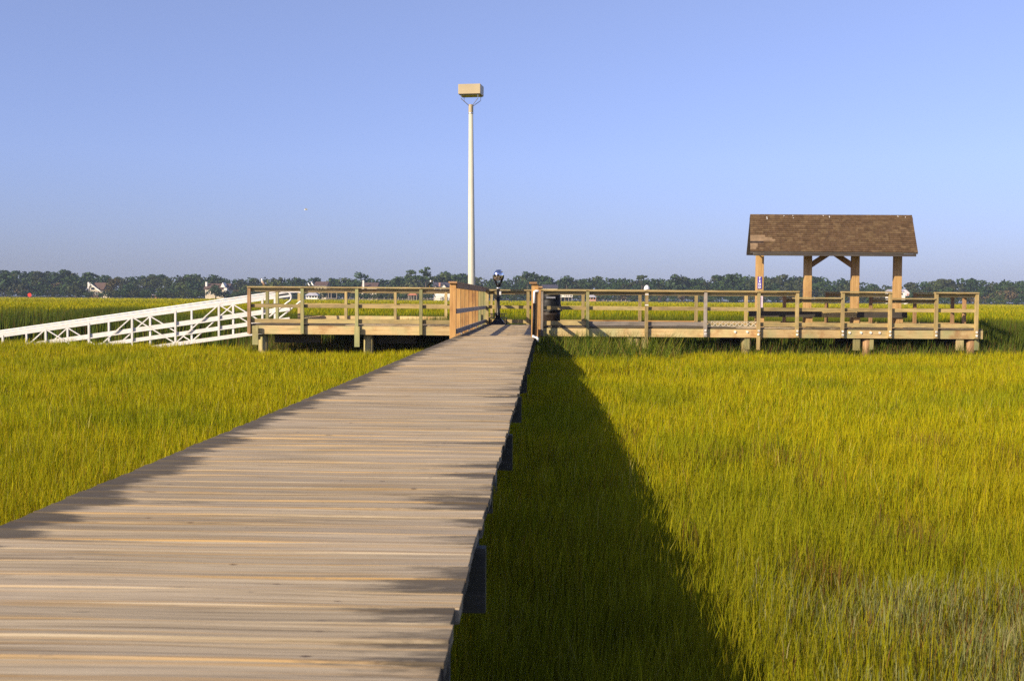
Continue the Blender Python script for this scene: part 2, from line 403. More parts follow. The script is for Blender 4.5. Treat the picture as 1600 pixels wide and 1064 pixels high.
# open marsh out to the far shore
N = 110000
u = rng.random(N); y = 1 / (1 / 58 + u * (1 / 472 - 1 / 58)); x = (rng.random(N) - .5) * (1.2 * y) - .028 * y
lown = vnoise(x, y * .35, 9, 31); band = vnoise(x * .25, y, 30, 33)
h = .24 + .12 * lown + rng.uniform(0, .08, N)
c = pick([(0.38, 0.34, 0.009), (0.31, 0.32, 0.008), (0.44, 0.37, 0.012), (0.23, 0.26, 0.008)], [4, 3, 2, 2], N) * (.82 + .3 * band)[:, None]
sets = [blades(x, y, ground_z(x, y), h, .0011 * y * rng.uniform(.6, 1.5, N) + .01, rng.uniform(.05, .3, N), c)]
grass_obj('open_marsh', sets, 'bright yellow green marsh stretching to the far wood', 'open marsh')

# ------------------------------------------------------------------ boardwalk
WX0, WX1 = -1.775, -0.207
m, t, n, l, b = newmat('boardwalk_planks')
a = n.new("ShaderNodeAttribute"); a.attribute_name = "col"; sp = n.new("ShaderNodeSeparateColor"); l.new(a.outputs['Color'], sp.inputs[0])
tc = n.new("ShaderNodeTexCoord"); mp = n.new("ShaderNodeMapping"); mp.inputs['Scale'].default_value = (1.4, 58, 58); l.new(tc.outputs['Object'], mp.inputs[0])
# each plank shifts its own grain
ofs = n.new("ShaderNodeVectorMath"); ofs.operation = 'SCALE'; ofs.inputs[0].default_value = (40, 0, 9); l.new(sp.outputs[0], ofs.inputs['Scale'])
ad = n.new("ShaderNodeVectorMath"); l.new(mp.outputs[0], ad.inputs[0]); l.new(ofs.outputs[0], ad.inputs[1])
g1 = n.new("ShaderNodeTexNoise"); g1.inputs['Scale'].default_value = 1; g1.inputs['Detail'].default_value = 7; g1.inputs['Roughness'].default_value = .7; l.new(ad.outputs[0], g1.inputs[0])
r1 = ramp(n, [(.31, (0.12, 0.092, 0.058)), (.46, (0.33, 0.265, 0.165)), (.56, (0.425, 0.350, 0.228)), (.74, (0.49, 0.415, 0.282))]); l.new(g1.outputs[0], r1.inputs[0])
# golden streaks, mostly along the plank edges
mp2 = n.new("ShaderNodeMapping"); mp2.inputs['Scale'].default_value = (.8, 16, 16); l.new(ad.outputs[0], mp2.inputs[0]); mp2.inputs['Scale'].default_value = (.35, .6, .6)
g2 = n.new("ShaderNodeTexNoise"); g2.inputs['Scale'].default_value = 1.3; g2.inputs['Detail'].default_value = 3; l.new(mp2.outputs[0], g2.inputs[0])
ed = n.new("ShaderNodeMath"); ed.operation = 'MULTIPLY_ADD'; ed.inputs[1].default_value = .11; l.new(sp.outputs[1], ed.inputs[0]); l.new(g2.outputs[0], ed.inputs[2])
r2 = ramp(n, [(.56, (0, 0, 0)), (.74, (.7, .7, .7))]); l.new(ed.outputs[0], r2.inputs[0])
c = mixc(t, r1.outputs[0], (0.47, 0.28, 0.075), r2.outputs[0])
# pinkish grey bare patches
g3 = n.new("ShaderNodeTexNoise"); g3.inputs['Scale'].default_value = 1.4; g3.inputs['Detail'].default_value = 5
mp3 = n.new("ShaderNodeMapping"); mp3.inputs['Scale'].default_value = (.7, 1.6, 1); l.new(tc.outputs['Object'], mp3.inputs[0]); l.new(mp3.outputs[0], g3.inputs[0])
r3 = ramp(n, [(.45, (0, 0, 0)), (.7, (.5, .5, .5))]); l.new(g3.outputs[0], r3.inputs[0])
c = mixc(t, c, (0.405, 0.345, 0.255), r3.outputs[0])
# dark algae creeping in from both ends of the planks
sx = n.new("ShaderNodeSeparateXYZ"); l.new(tc.outputs['Object'], sx.inputs[0])
g4 = n.new("ShaderNodeTexNoise"); g4.inputs['Scale'].default_value = 1; g4.inputs['Detail'].default_value = 6; g4.inputs['Roughness'].default_value = .72
mp4 = n.new("ShaderNodeMapping"); mp4.inputs['Scale'].default_value = (1.5, 8.5, 5); l.new(tc.outputs['Object'], mp4.inputs[0]); l.new(mp4.outputs[0], g4.inputs[0])
dL = n.new("ShaderNodeMapRange"); dL.inputs['From Min'].default_value = WX0 + .99; dL.inputs['From Max'].default_value = WX0 + .99 + .30; dL.inputs['To Min'].default_value = .47; dL.inputs['To Max'].default_value = -.10; l.new(sx.outputs['X'], dL.inputs[0])
dR = n.new("ShaderNodeMapRange"); dR.inputs['From Min'].default_value = WX1 + .99 - .42; dR.inputs['From Max'].default_value = WX1 + .99; dR.inputs['To Min'].default_value = -.10; dR.inputs['To Max'].default_value = .13; l.new(sx.outputs['X'], dR.inputs[0])
mxx = n.new("ShaderNodeMath"); mxx.operation = 'MAXIMUM'; l.new(dL.outputs[0], mxx.inputs[0]); l.new(dR.outputs[0], mxx.inputs[1])
sm = n.new("ShaderNodeMath"); sm.operation = 'ADD'; l.new(mxx.outputs[0], sm.inputs[0]); l.new(g4.outputs[0], sm.inputs[1])
pj = n.new("ShaderNodeMath"); pj.operation = 'MULTIPLY_ADD'; pj.inputs[1].default_value = .30; l.new(sp.outputs[0], pj.inputs[0]); l.new(sm.outputs[0], pj.inputs[2])
r4 = ramp(n, [(.74, (0, 0, 0)), (.88, (.88, .88, .88))]); l.new(pj.outputs[0], r4.inputs[0])
c = mixc(t, c, (0.062, 0.053, 0.038), r4.outputs[0])
# small knots and splashes
vo = n.new("ShaderNodeTexVoronoi"); vo.inputs['Scale'].default_value = 11
mp5 = n.new("ShaderNodeMapping"); mp5.inputs['Scale'].default_value = (.55, 1, 1); l.new(tc.outputs['Object'], mp5.inputs[0]); l.new(mp5.outputs[0], vo.inputs[0])
r5 = ramp(n, [(.04, (.95, .95, .95)), (.10, (0, 0, 0))]); l.new(vo.outputs['Distance'], r5.inputs[0])
lim = n.new("ShaderNodeMath"); lim.operation = 'GREATER_THAN'; lim.inputs[1].default_value = .62; vc = n.new("ShaderNodeSeparateColor"); l.new(vo.outputs['Color'], vc.inputs[0]); l.new(vc.outputs[0], lim.inputs[0])
kn = n.new("ShaderNodeMath"); kn.operation = 'MULTIPLY'; l.new(r5.outputs[0], kn.inputs[0]); l.new(lim.outputs[0], kn.inputs[1])
c = mixc(t, c, (0.07, 0.042, 0.028), kn.outputs[0])
g6 = n.new("ShaderNodeTexNoise"); g6.inputs['Scale'].default_value = 1; g6.inputs['Detail'].default_value = 4; g6.inputs['Roughness'].default_value = .6
mp6 = n.new("ShaderNodeMapping"); mp6.inputs['Scale'].default_value = (7, 26, 9); l.new(tc.outputs['Object'], mp6.inputs[0]); l.new(mp6.outputs[0], g6.inputs[0])
r6 = ramp(n, [(.66, (0, 0, 0)), (.73, (.75, .75, .75))]); l.new(g6.outputs[0], r6.inputs[0])
c = mixc(t, c, (0.10, 0.085, 0.068), r6.outputs[0])
g7 = n.new("ShaderNodeTexNoise"); g7.inputs['Scale'].default_value = 1; g7.inputs['Detail'].default_value = 5; g7.inputs['Roughness'].default_value = .7
mp7 = n.new("ShaderNodeMapping"); mp7.inputs['Scale'].default_value = (1.1, 85, 9); l.new(tc.outputs['Object'], mp7.inputs[0]); l.new(mp7.outputs[0], g7.inputs[0])
r7 = ramp(n, [(.58, (0, 0, 0)), (.68, (.6, .6, .6))]); l.new(g7.outputs[0], r7.inputs[0])
c = mixc(t, c, (0.13, 0.10, 0.068), r7.outputs[0])
hs = n.new("ShaderNodeHueSaturation"); l.new(c, hs.inputs['Color']); mr = n.new("ShaderNodeMapRange"); mr.inputs['To Min'].default_value = .80; mr.inputs['To Max'].default_value = 1.06
l.new(sp.outputs[2], mr.inputs[0]); l.new(mr.outputs[0], hs.inputs['Value']); hs.inputs['Saturation'].default_value = .98
l.new(hs.outputs[0], b.inputs['Base Color']); b.inputs['Roughness'].default_value = .82; b.inputs['Specular IOR Level'].default_value = .25
bp = n.new("ShaderNodeBump"); bp.inputs['Strength'].default_value = .5; bp.inputs['Distance'].default_value = .006; l.new(g1.outputs[0], bp.inputs['Height']); l.new(bp.outputs[0], b.inputs['Normal'])
MPLANK = m

def planks(x0, x1, y0, y1, pitch=.14, jit=.006, warp=None, n_st=8, along='X'):
    mb = MB(warp); y = y0
    while y < y1 - .02:
        pr, pt = random.random(), random.random(); wv = pitch - random.uniform(.003, .008)
        a, b_ = x0 + random.uniform(-jit, jit) * .6, x1 + random.uniform(-jit, jit)
        if random.random() < .05: b_ += random.uniform(.006, .014)
        zz = random.uniform(-.0025, .0012); tilt = random.uniform(-.0018, .0018); ph = random.uniform(0, 6.28); sk = random.uniform(-.004, .004)
        prof = ((0, -.038, 0), (0, -.004, 1), (.04, 0, 1), (.30, -.0025, .2), (.70, -.0025, .2), (.96, 0, 1), (1, -.004, 1), (1, -.038, 0))
        rings = []
        for s in range(n_st):
            q = s / (n_st - 1); xx = a + (b_ - a) * q; wob = .0016 * math.sin(q * 9 + ph)
            ring = []
            for v, dz, e in prof:
                mb.col = (pr, e, pt)
                p = (xx, y + v * wv + sk * (q - .5), zz + dz + wob + tilt * (v - .5) * 2)
                ring.append(mb.addv(p))
            rings.append(ring)
        for A, B in zip(rings, rings[1:]):
            for j in range(len(prof)): mb.f.append((A[j], B[j], B[(j + 1) % len(prof)], A[(j + 1) % len(prof)]))
        mb.f.append(tuple(rings[0])); mb.f.append(tuple(reversed(rings[-1])))
        y += pitch
    return mb

bw = thing('boardwalk', 'long weathered plank boardwalk without railings leading across the marsh to the decks', 'boardwalk', (-.99, 16, -1.45))
planks(WX0, WX1, -1.5, 33.55).build('decking', MPLANK, bw)
for xs in (-1.48, -.99, -.52):
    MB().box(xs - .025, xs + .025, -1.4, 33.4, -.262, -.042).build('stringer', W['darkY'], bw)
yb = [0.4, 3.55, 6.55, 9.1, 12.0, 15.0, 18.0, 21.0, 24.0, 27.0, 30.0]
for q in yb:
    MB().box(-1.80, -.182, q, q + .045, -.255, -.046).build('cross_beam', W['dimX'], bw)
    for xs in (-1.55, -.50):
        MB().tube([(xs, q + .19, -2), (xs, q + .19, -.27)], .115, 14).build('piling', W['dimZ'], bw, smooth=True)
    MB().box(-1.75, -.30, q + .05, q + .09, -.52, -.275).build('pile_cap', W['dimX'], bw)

# ------------------------------------------------------------------ railings, decks
def rail_run(root, mats, pts, tops, warp=None, post=.09, inner=1, low=-.27, mid=.515, kick=.09, bolts=False, lows={}, kick_skip=(), mid_on=True, off=.0):
    """posts along X at pts (x), at plane y; tops[i] = rail height of bay i"""
    y = root['rail_y']
    for i, x in enumerate(pts):
        hgt = max(tops[max(0, i - 1)], tops[min(i, len(tops) - 1)]) - .04
        pm = mats['post'](i)
        zb = lows.get(i, low)
        p = MB(warp).box(x - post / 2, x + post / 2, y - post, y, zb, hgt).build('post', pm, root)
        if bolts and bolts(i):
            mb = MB(warp)
            for zz in (-.09, -.19):
                mb.tube([(x + random.uniform(-.012, .012), y - post - .018, zz), (x, y - post + .01, zz)], .032, 8)
            mb.build('bolt', M['bolt'], p)
    for i in range(len(pts) - 1):
        a, b_ = pts[i], pts[i + 1]; h = tops[i]
        e0 = post / 2 if i == 0 else (post / 2 if tops[i] >= tops[i - 1] else -post / 2)
        e1 = post / 2 if i == len(pts) - 2 else (post / 2 if tops[i] > tops[i + 1] else -post / 2)
        if i + 1 < len(tops) and tops[i] == tops[i + 1]: e1 = -.002
        if i > 0 and tops[i] == tops[i - 1]: e0 = 0
        MB(warp).box(a - e0, b_ + e1, y - post - .03, y + .065, h - .038, h).build('cap_rail', mats['cap'](i), root)
        MB(warp).box(a - .02, b_ + .0, y + .002, y + .040, h - .145, h - .052).build('top_rail', mats['rail'](i), root)
        if mid_on: MB(warp).box(a - .02, b_, y + .002, y + .040, mid - .05, mid + .05).build('mid_rail', mats['rail'](i + 50), root)
        if i not in kick_skip: MB(warp).box(a - .02, b_, y + .002, y + .040, kick - .06, kick + .055).build('kick_rail', mats['kick'](i), root)
const = lambda m_: (lambda i: m_)

# ---- left deck
DY0, LDY1 = 31.6, 38.0
LX = [X(p, DY0) for p in (390, 473, 558, 658)] + [-1.84]
ld_ = thing('deck', 'wooden deck at the head of the white gangway', 'deck', (-5, 34.5, -1.45), 'decks at the end of the boardwalk')
planks(LX[0] - .02, -1.80, DY0 + .03, LDY1, warp=None, n_st=4).build('decking', MPLANK, ld_)
for a, b_ in zip(LX[:-1], LX[1:]):
    MB().box(a + .004, b_ - .004, DY0 + .002, DY0 + .042, -.285, -.045).build('fascia', W['paleX'], ld_)
MB().box(LX[0] - .045, LX[0] - .005, DY0 + .05, LDY1, -.30, -.045).build('side_fascia', W['brownY'], ld_)
for ys in (33.7, 35.8, LDY1 - .1): MB().box(LX[0], -1.85, ys, ys + .05, -.29, -.045).build('joist', W['greyX'], ld_)
for px in (413, 577):
    xx = X(px, DY0 + .35)
    MB().tube([(xx, DY0 + .25, -2.2), (xx, DY0 + .25, -.30)], [.15, .14], 14).build('piling', W['pile'], ld_, smooth=True)
    MB().tube([(xx + .1, LDY1 - .3, -2.2), (xx + .1, LDY1 - .3, -.30)], .15, 14).build('piling', W['pile'], ld_, smooth=True)
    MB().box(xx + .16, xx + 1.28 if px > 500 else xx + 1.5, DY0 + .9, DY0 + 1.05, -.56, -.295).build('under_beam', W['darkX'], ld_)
for px0, px1, yb_ in ((396, 405, 539), (555, 563, 541)):
    MB().box(X(px0, DY0), X(px1, DY0), DY0 - .135, DY0 - .092, Z(yb_, DY0, 480), -.05).build('bracket_board', W['greenZ'], ld_)

lr = thing('railing', 'greenish wooden railing along the near edge of the deck beside the white gangway', 'railing', (-5, DY0, 0), 'deck railings')
lr['rail_y'] = DY0
gm = {'post': lambda i: W['brownZ'] if i == 0 else W['greenZ'], 'cap': const(W['oldX']), 'rail': lambda i: W['paleX'] if i < 50 else W['oldX'], 'kick': const(W['oldX'])}
rail_run(lr, gm, LX, [1.065] * 4)
# left end and back of the left deck
sr = thing('railing', 'short end railing of two green posts in front of the gangway', 'railing', (LX[0], 33.5, 0), 'deck railings')
for ys in (33.6, 34.85):
    MB().box(LX[0] - .045, LX[0] + .045, ys, ys + .09, -.27, 1.02).build('post', W['greenZ'], sr)
MB().box(LX[0] - .07, LX[0] + .07, DY0 + .08, 34.96, 1.025, 1.063).build('cap_rail', W['oldY'], sr)
MB().box(LX[0] + .047, LX[0] + .087, DY0 + .05, 34.96, .92, 1.012).build('top_rail', W['oldY'], sr)
MB().box(LX[0] + .047, LX[0] + .087, DY0 + .05, 34.96, .465, .565).build('mid_rail', W['oldY'], sr)
br = thing('railing', 'back railing of the deck behind the gangway hooks', 'railing', (-5, LDY1, 0), 'deck railings')
br['rail_y'] = LDY1
rail_run(br, {'post': const(W['oldZ']), 'cap': const(W['oldX']), 'rail': const(W['oldX']), 'kick': const(W['paleX'])}, [X(p, LDY1) for p in (468, 541, 618, 697)] + [-1.80], [1.065] * 4)

# ---- railings along the last stretch of the boardwalk
def walk_rail(name_label, xpost, inner, ys, first_big, new_upto, side):
    r_ = thing('railing', name_label, 'railing', (xpost, ys[0], 0), 'boardwalk railings')
    for i, yy in enumerate(ys):
        big = .062 if i == 0 and first_big else .046; zlo = -.05 if i == 0 else -.30
        mt = W['newZ'] if i < new_upto else W['greenZ']
        MB().box(xpost - big, xpost + big, yy, yy + 2 * big, zlo, 1.055).build('post', mt, r_, bevel=.004)
    y0, y1 = ys[0] + .02, ys[-1] + .09
    xi = xpost + inner * .047
    def bx(a, b_, z0, z1, nm, mt, yy0=y0, yy1=y1): MB().box(min(a, b_), max(a, b_), yy0, yy1, z0, z1).build(nm, mt, r_)
    MB().box(xpost - .085, xpost + .085, ys[0] - .05, y1 + .02, 1.058, 1.096).build('cap_rail', W['brownY'], r_)
    bx(xi, xi + inner * .038, .96, 1.055, 'top_rail', W['brownY'], y0 + .05)
    bx(xi, xi + inner * .038, .455, .55, 'mid_rail', W['greyY'], y0 + .05)
    bx(xi, xi + inner * .038, .05, .145, 'kick_rail', W['greyY'], y0 + .05)
    for yy in ys[1:-1:2]:
        MB().box(xi + .002, xi + inner * .036, yy, yy + .09, .002, .05).build('block', W['greyZ'], r_)
    return r_
yl = [22.3] + [23.75 + 1.27 * k for k in range(10)]
walk_rail('new orange wooden railing beside the boardwalk near the tall lamp post', -1.83, 1, yl, True, 7, -1)
walk_rail('short wooden railing at the corner of the boardwalk and the long deck', -.145, -1, [29.7, 31.2], False, 7, 1)
gp_ = thing('gate_post', 'single orange post with a water pipe on the right edge of the boardwalk', 'post', (-.16, 22.4, 0))
MB().box(-.262, -.125, 22.3, 22.44, -.05, 1.055).build('post', W['newZ'], gp_, bevel=.004)
MB().box(-.31, -.155, 22.25, 22.48, 1.058, 1.096).build('cap', W['brownX'], gp_)

# water pipe on the right hand near post
pp = thing('water_pipe', 'black and white water pipe clamped to the railing post in front of the trash can', 'pipe', (-.16, 22.27, 0))
px_ = -.207; pyy = 22.27
MB().tube([(px_ + .09, pyy, Z(455, 22.2, 835)), (px_ + .025, pyy, Z(455, 22.2, 835)), (px_ + .004, pyy, Z(456, 22.2, 835)), (px_, pyy, Z(458.5, 22.2, 835)), (px_, pyy, Z(474, 22.2, 835))], .024, 10).build('upper_elbow', M['pvc'], pp, smooth=True)
MB().tube([(px_, pyy, Z(474, 22.2, 835)), (px_ - .012, pyy, Z(524, 22.2, 835))], .025, 10).build('black_hose', M['rubber'], pp, smooth=True)
MB().tube([(px_ - .012, pyy, Z(522.5, 22.2, 835)), (px_ - .012, pyy, Z(526, 22.2, 835)), (px_ + .0, pyy - .005, Z(527.2, 22.2, 835)), (px_ + .06, pyy - .01, Z(527.6, 22.2, 835)), (px_ + .074, pyy - .01, Z(529, 22.2, 835)), (px_ + .072, pyy - .01, Z(534, 22.2, 835))], .024, 10).build('lower_elbow', M['pvc'], pp, smooth=True)

# ---- right deck (its far end a little further off)
def rw(p): return (p[0], p[1] + .048 * max(0, p[0] + .1), p[2])
RD1 = 33.45
def rx(px, y0=DY0):
    x = X(px, y0)
    for _ in range(4): x = X(px, y0 + .048 * max(0, x + .1))
    return x
RX = [-.085] + [rx(p) for p in (918, 1010, 1102, 1185, 1245, 1316, 1390, 1462, 1525)]
FX = [-1.72, rx(775, RD1), rx(825, RD1)] + [rx(p, RD1) for p in (911, 1000, 1088, 1166, 1226, 1292, 1361, 1430, 1489)]
rd_ = thing('deck', 'long wooden deck carrying the roofed shelter', 'deck', (6, 32.5, -1.45), 'decks at the end of the boardwalk')
planks(-.19, RX[-1] + .22, DY0 + .03, RD1 + .06, warp=rw, n_st=10).build('decking', MPLANK, rd_)
fj = [-.12] + RX[2::2] + [RX[-1] + .22]
for a, b_ in zip(fj[:-1], fj[1:]):
    MB(rw).box(a + .003, b_ - .003, DY0 + .002, DY0 + .042, -.285, -.052).build('fascia', W['paleX'], rd_)
MB(rw).box(RX[-1] + .18, RX[-1] + .218, DY0 + .05, RD1, -.29, -.05).build('side_fascia', W['greenY'], rd_)
MB(rw).box(-.1, RX[-1] + .15, RD1 - .02, RD1 + .02, -.29, -.045).build('back_fascia', W['greyX'], rd_)
for p_ in (994, 1166, 1353, 1515):
    xx = rx(p_, DY0 + .3); brown = p_ > 1300
    MB(rw).tube([(xx, DY0 + .2, -2.2), (xx, DY0 + .2, -.60), (xx, DY0 + .2, -.30)], [.155, .145, .14], 14).build('piling', W['brownZ'] if brown else W['pile'], rd_, smooth=True)
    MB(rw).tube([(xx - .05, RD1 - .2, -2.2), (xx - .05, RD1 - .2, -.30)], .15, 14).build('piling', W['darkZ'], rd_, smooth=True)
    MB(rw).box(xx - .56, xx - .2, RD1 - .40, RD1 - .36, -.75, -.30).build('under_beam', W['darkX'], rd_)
for p0, p1, yb_, mt in ((981, 988, 544, 'old'), (1003, 1008, 544, 'green'), (1164, 1172, 546, 'green'), (1334, 1345, 548, 'green'), (1360, 1366, 547, 'green'), (1495, 1507, 548, 'pale'), (1524, 1531, 548, 'green')):
    a, b_ = rx(p0, DY0 + .05), rx(p1, DY0 + .05)
    MB(rw).box(a, b_, DY0 + .046, DY0 + .088, Z(yb_, DY0 + .3, p0), -.286 if p0 < 1520 else -.06).build('bracket_board', W[mt + 'Z'], rd_)

for p_ in (1149, 1168, 1328, 1346, 1361, 1375):
    q = rx(p_); MB(rw).tube([(q, DY0 - .022, -.125), (q, DY0 + .004, -.125)], .036, 10).build('bolt', M['bolt'], rd_)
H, L_ = 1.04, .865
rr = thing('railing', 'weathered olive railing with two lowered bays in front of the shelter', 'railing', (6, DY0, 0), 'deck railings')
rr['rail_y'] = DY0
rm = {'post': lambda i: W['greenZ'] if i in (1,) else (W['greyZ'] if i in (0, 3) else W['oldZ']), 'cap': const(W['oldX']), 'rail': const(W['oldX']), 'kick': lambda i: W['greyX'] if i in (1, 2) else W['oldX']}
rail_run(rr, rm, RX, [H] * 5 + [L_, H, L_, H], warp=rw, bolts=lambda i: i >= 3, lows={2: -.62, 4: -.63}, kick_skip=(3,))
fr = thing('railing', 'back railing behind the shelter with two lowered bays', 'railing', (6, RD1, 0), 'deck railings')
fr['rail_y'] = RD1 + .09
fm = {'post': lambda i: W['oldZ'] if i < 7 else W['brownZ'], 'cap': const(W['oldX']), 'rail': const(W['oldX']), 'kick': lambda i: W['newX'] if i in (3, 4) else W['oldX']}
rail_run(fr, fm, FX, [H] * 7 + [L_, H, L_, H], warp=rw)
er = thing('railing', 'short end railing closing off the deck beyond the shelter', 'railing', (RX[-1], 33, 0), 'deck railings')
MB(rw).box(RX[-1] - .045, RX[-1] + .045, 32.45, 32.54, -.27, 1.0).build('post', W['brownZ'], er)
MB(rw).box(RX[-1] - .07, RX[-1] + .07, DY0 + .1, RD1, 1.002, 1.04).build('cap_rail', W['oldY'], er)
for z0, z1, nm in ((.90, .99, 'top_rail'), (.465, .565, 'mid_rail'), (.03, .14, 'kick_rail')):
    MB(rw).box(RX[-1] - .087, RX[-1] - .047, DY0 + .04, RD1, z0, z1).build(nm, W['brownY'], er)

# white lattice strip between two posts
la = thing('lattice_strip', 'white wooden lattice strip set low between two railing posts left of the shelter', 'lattice', (RX[3], DY0, .05))
mb = MB(rw); a, b_ = RX[3] + .05, RX[4] - .05; nn = 9
for i in range(nn):
    u0, u1 = a + (b_ - a) * i / nn, a + (b_ - a) * (i + 1) / nn
    mb.bar((u0, DY0 + .012, .035), (u1, DY0 + .012, .155), .022, .01); mb.bar((u0, DY0 + .025, .155), (u1, DY0 + .025, .035), .022, .01)
mb.box(a, b_, DY0 + .006, DY0 + .034, .022, .035); mb.box(a, b_, DY0 + .006, DY0 + .034, .155, .168)
mb.build('slats', M['cream'], la)

# white round cap and straps on one post
cp = thing('post_cap', 'white rounded cap on top of a railing post', 'post cap', (RX[2], DY0, H))
prof = [(0.0, .118), (.055, .06)]
pts = [(RX[2], DY0 - .045, H + .001 + .135 * math.sin(q)) for q in np.linspace(0, 1.5, 8)]
mb = MB(rw); mb.tube(pts, [.082 * max(.08, math.cos(q)) for q in np.linspace(0, 1.5, 8)], 16); mb.build('cap', M['pvc'], cp, smooth=True)
for zz in (.90, .60): MB(rw).box(RX[2] - .049, RX[2] + .049, DY0 - .094, DY0 - .0905, zz, zz + .025).build('strap', M['pvc'], cp)

# ------------------------------------------------------------------ trash can
tx, ty = .165, 32.3
tcn = thing('trash_can', 'black trash can with a loose liner bag behind the railing', 'trash can', (tx, ty, 0))
mb = MB(); mb.tube([(tx, ty, .005), (tx, ty, .03), (tx, ty, .30), (tx, ty, .315), (tx, ty, .33), (tx, ty, .55)], [.27, .285, .287, .297, .287, .29], 24); mb.build('barrel', M['barrel'], tcn, smooth=True)
mb = MB(); N_ = 26; rings = []
for zz, r0, am in ((.42, .335, .030), (.50, .318, .022), (.62, .302, .012), (.72, .297, .008), (.745, .285, .0)):
    rings.append([mb.addv((tx + math.cos(2 * math.pi * j / N_) * (r0 + am * math.sin(j * 2.9 + zz * 9)), ty + math.sin(2 * math.pi * j / N_) * (r0 + am * math.cos(j * 3.7)), zz + am * .6 * math.sin(j * 1.9))) for j in range(N_)])
for A, B in zip(rings, rings[1:]):
    for j in range(N_): mb.f.append((A[j], A[(j + 1) % N_], B[(j + 1) % N_], B[j]))
mb.build('liner_bag', M['rubber'], tcn, smooth=True)
mb = MB(); mb.tube([(tx, ty, .74), (tx, ty, .76), (tx, ty, .90), (tx, ty, .945), (tx, ty, .955)], [.29, .292, .287, .265, .20], 24); mb.build('lid', M['rubber'], tcn, smooth=True)
MB().box(tx - .12, tx + .14, ty - .312, ty - .285, .78, .83).build('lid_flap', M['steel'], tcn)

# ------------------------------------------------------------------ shelter
SY = 32.75
SX = [X(p, SY + .4) for p in (1186, 1261, 1335, 1401)]
def sw(p): return (p[0], p[1] + .048 * max(0, SX[0]) + .0, p[2])
sy = SY + .048 * SX[1]
sy = 32.95
SX = [X(p, sy) for p in (1186, 1261, 1335, 1401)]
sh = thing('shelter', 'open wooden shelter with a brown shingled gable roof on the long deck', 'shelter', (SX[1], sy, 0))
for x in SX:
    MB().box(x - .105, x + .105, sy - .105, sy + .105, .0, 2.238).build('post', W['shelter'], sh, bevel=.008)
EH, RH, HD = Z(393.6, sy - .8, 1300), Z(336.3, sy, 1300), .80
XL, XR = X(1170, sy), X(1422, sy); XEL, XER = X(1171, sy - HD), X(1432.5, sy - HD)
XBL, XBR = XL - (XEL - XL) * .4, XR - (XER - XR) * .4
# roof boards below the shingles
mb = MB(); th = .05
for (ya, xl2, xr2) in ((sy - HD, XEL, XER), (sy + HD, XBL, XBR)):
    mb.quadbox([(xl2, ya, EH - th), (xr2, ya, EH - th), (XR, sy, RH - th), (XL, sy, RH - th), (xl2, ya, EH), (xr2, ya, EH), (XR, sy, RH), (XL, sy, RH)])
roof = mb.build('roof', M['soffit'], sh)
# shingles: overlapping courses of separate tabs on both slopes
mb = MB(); NC = 18
tones = [(0.104, 0.066, 0.037), (0.115, 0.074, 0.041), (0.094, 0.060, 0.035), (0.136, 0.092, 0.050), (0.109, 0.071, 0.040)]
rs = random.Random(3)
for sgn, xl2, xr2 in ((-1, XEL, XER), (1, XBL, XBR)):
    nrm = Vector((0, sgn * (RH - EH), HD)).normalized()
    for k in range(NC):
        t0, t1 = k / NC - .004, min(1.0, (k + 1.15) / NC)
        def P(q, u, lift):
            xa = xl2 + (XL - xl2) * q; xb = xr2 + (XR - xr2) * q
            return Vector((xa + (xb - xa) * u, sy + sgn * HD * (1 - q), EH + (RH - EH) * q)) + nrm * lift
        u = 0
        while u < 1:
            du = rs.choice((.018, .026, .036, .045)); u1 = min(1, u + du - .0006)
            um = (u + u1) / 2; q = (k + .5) / NC
            gone = sgn < 0 and ((.27 < q < .45 and um < .07 + .11 * (.45 - q) / .18) or (.16 < q < .27 and um < .07 - (.27 - q) * .3) or (.08 < q < .16 and um < .03))
            if gone and rs.random() < .95:
                mb.col = (0.235, 0.165, 0.10) if (q > .28 or q < .2) else (0.045, 0.034, 0.03)
                mb.quadbox([P(t0, u, .002), P(t0, u1 + .0006, .002), P(t1, u1 + .0006, .002), P(t1, u, .002), P(t0, u, .005), P(t0, u1 + .0006, .005), P(t1, u1 + .0006, .004), P(t1, u, .004)])
            else:
                mb.col = rs.choice(tones); d0 = rs.uniform(-.003, .003)
                mb.quadbox([P(t0 + d0, u, .003), P(t0 + d0, u1, .003), P(t1, u1, .001), P(t1, u, .001), P(t0 + d0, u, .016), P(t0 + d0, u1, .016), P(t1, u1, .004), P(t1, u, .004)])
            u += du
for u in np.linspace(0, .985, 34):
    mb.col = rs.choice(tones)
    c0 = Vector((XL + (XR - XL) * u, sy, RH - .012)); c1 = Vector((XL + (XR - XL) * min(1, u + .0285), sy, RH - .012))
    for s_ in (-1, 1):
        mb.quadbox([c0 + Vector((0, 0, .012)), c1 + Vector((0, 0, .012)), c1 + Vector((0, s_ * .085, -.125)), c0 + Vector((0, s_ * .085, -.125)), c0 + Vector((0, 0, .026)), c1 + Vector((0, 0, .026)), c1 + Vector((0, s_ * .112, -.118)), c0 + Vector((0, s_ * .112, -.118))])
mb.build('shingles', M['shingle'], roof)
mb = MB()
for u, q, ln in ((.10, .93, .10), (.207, .965, .03), (.262, .97, .025), (.45, .975, .03), (.487, .955, .06), (.91, .97, .04), (.955, .94, .025), (.263, .90, .02)):
    c0 = Vector((XL + (XR - XL) * u, sy - HD * (1 - q) - .022, EH + (RH - EH) * q + .018))
    mb.bar(c0, c0 + Vector((.01, -.55, -.83)) * ln, .02, .006, up=(1, 0, 0))
mb.build('droppings', M['white'], roof)
MB().box(XEL + .10, XER - .04, sy - HD + .012, sy - HD + .05, EH - .12, EH - .052).build('eave_board', W['darkX'], roof)
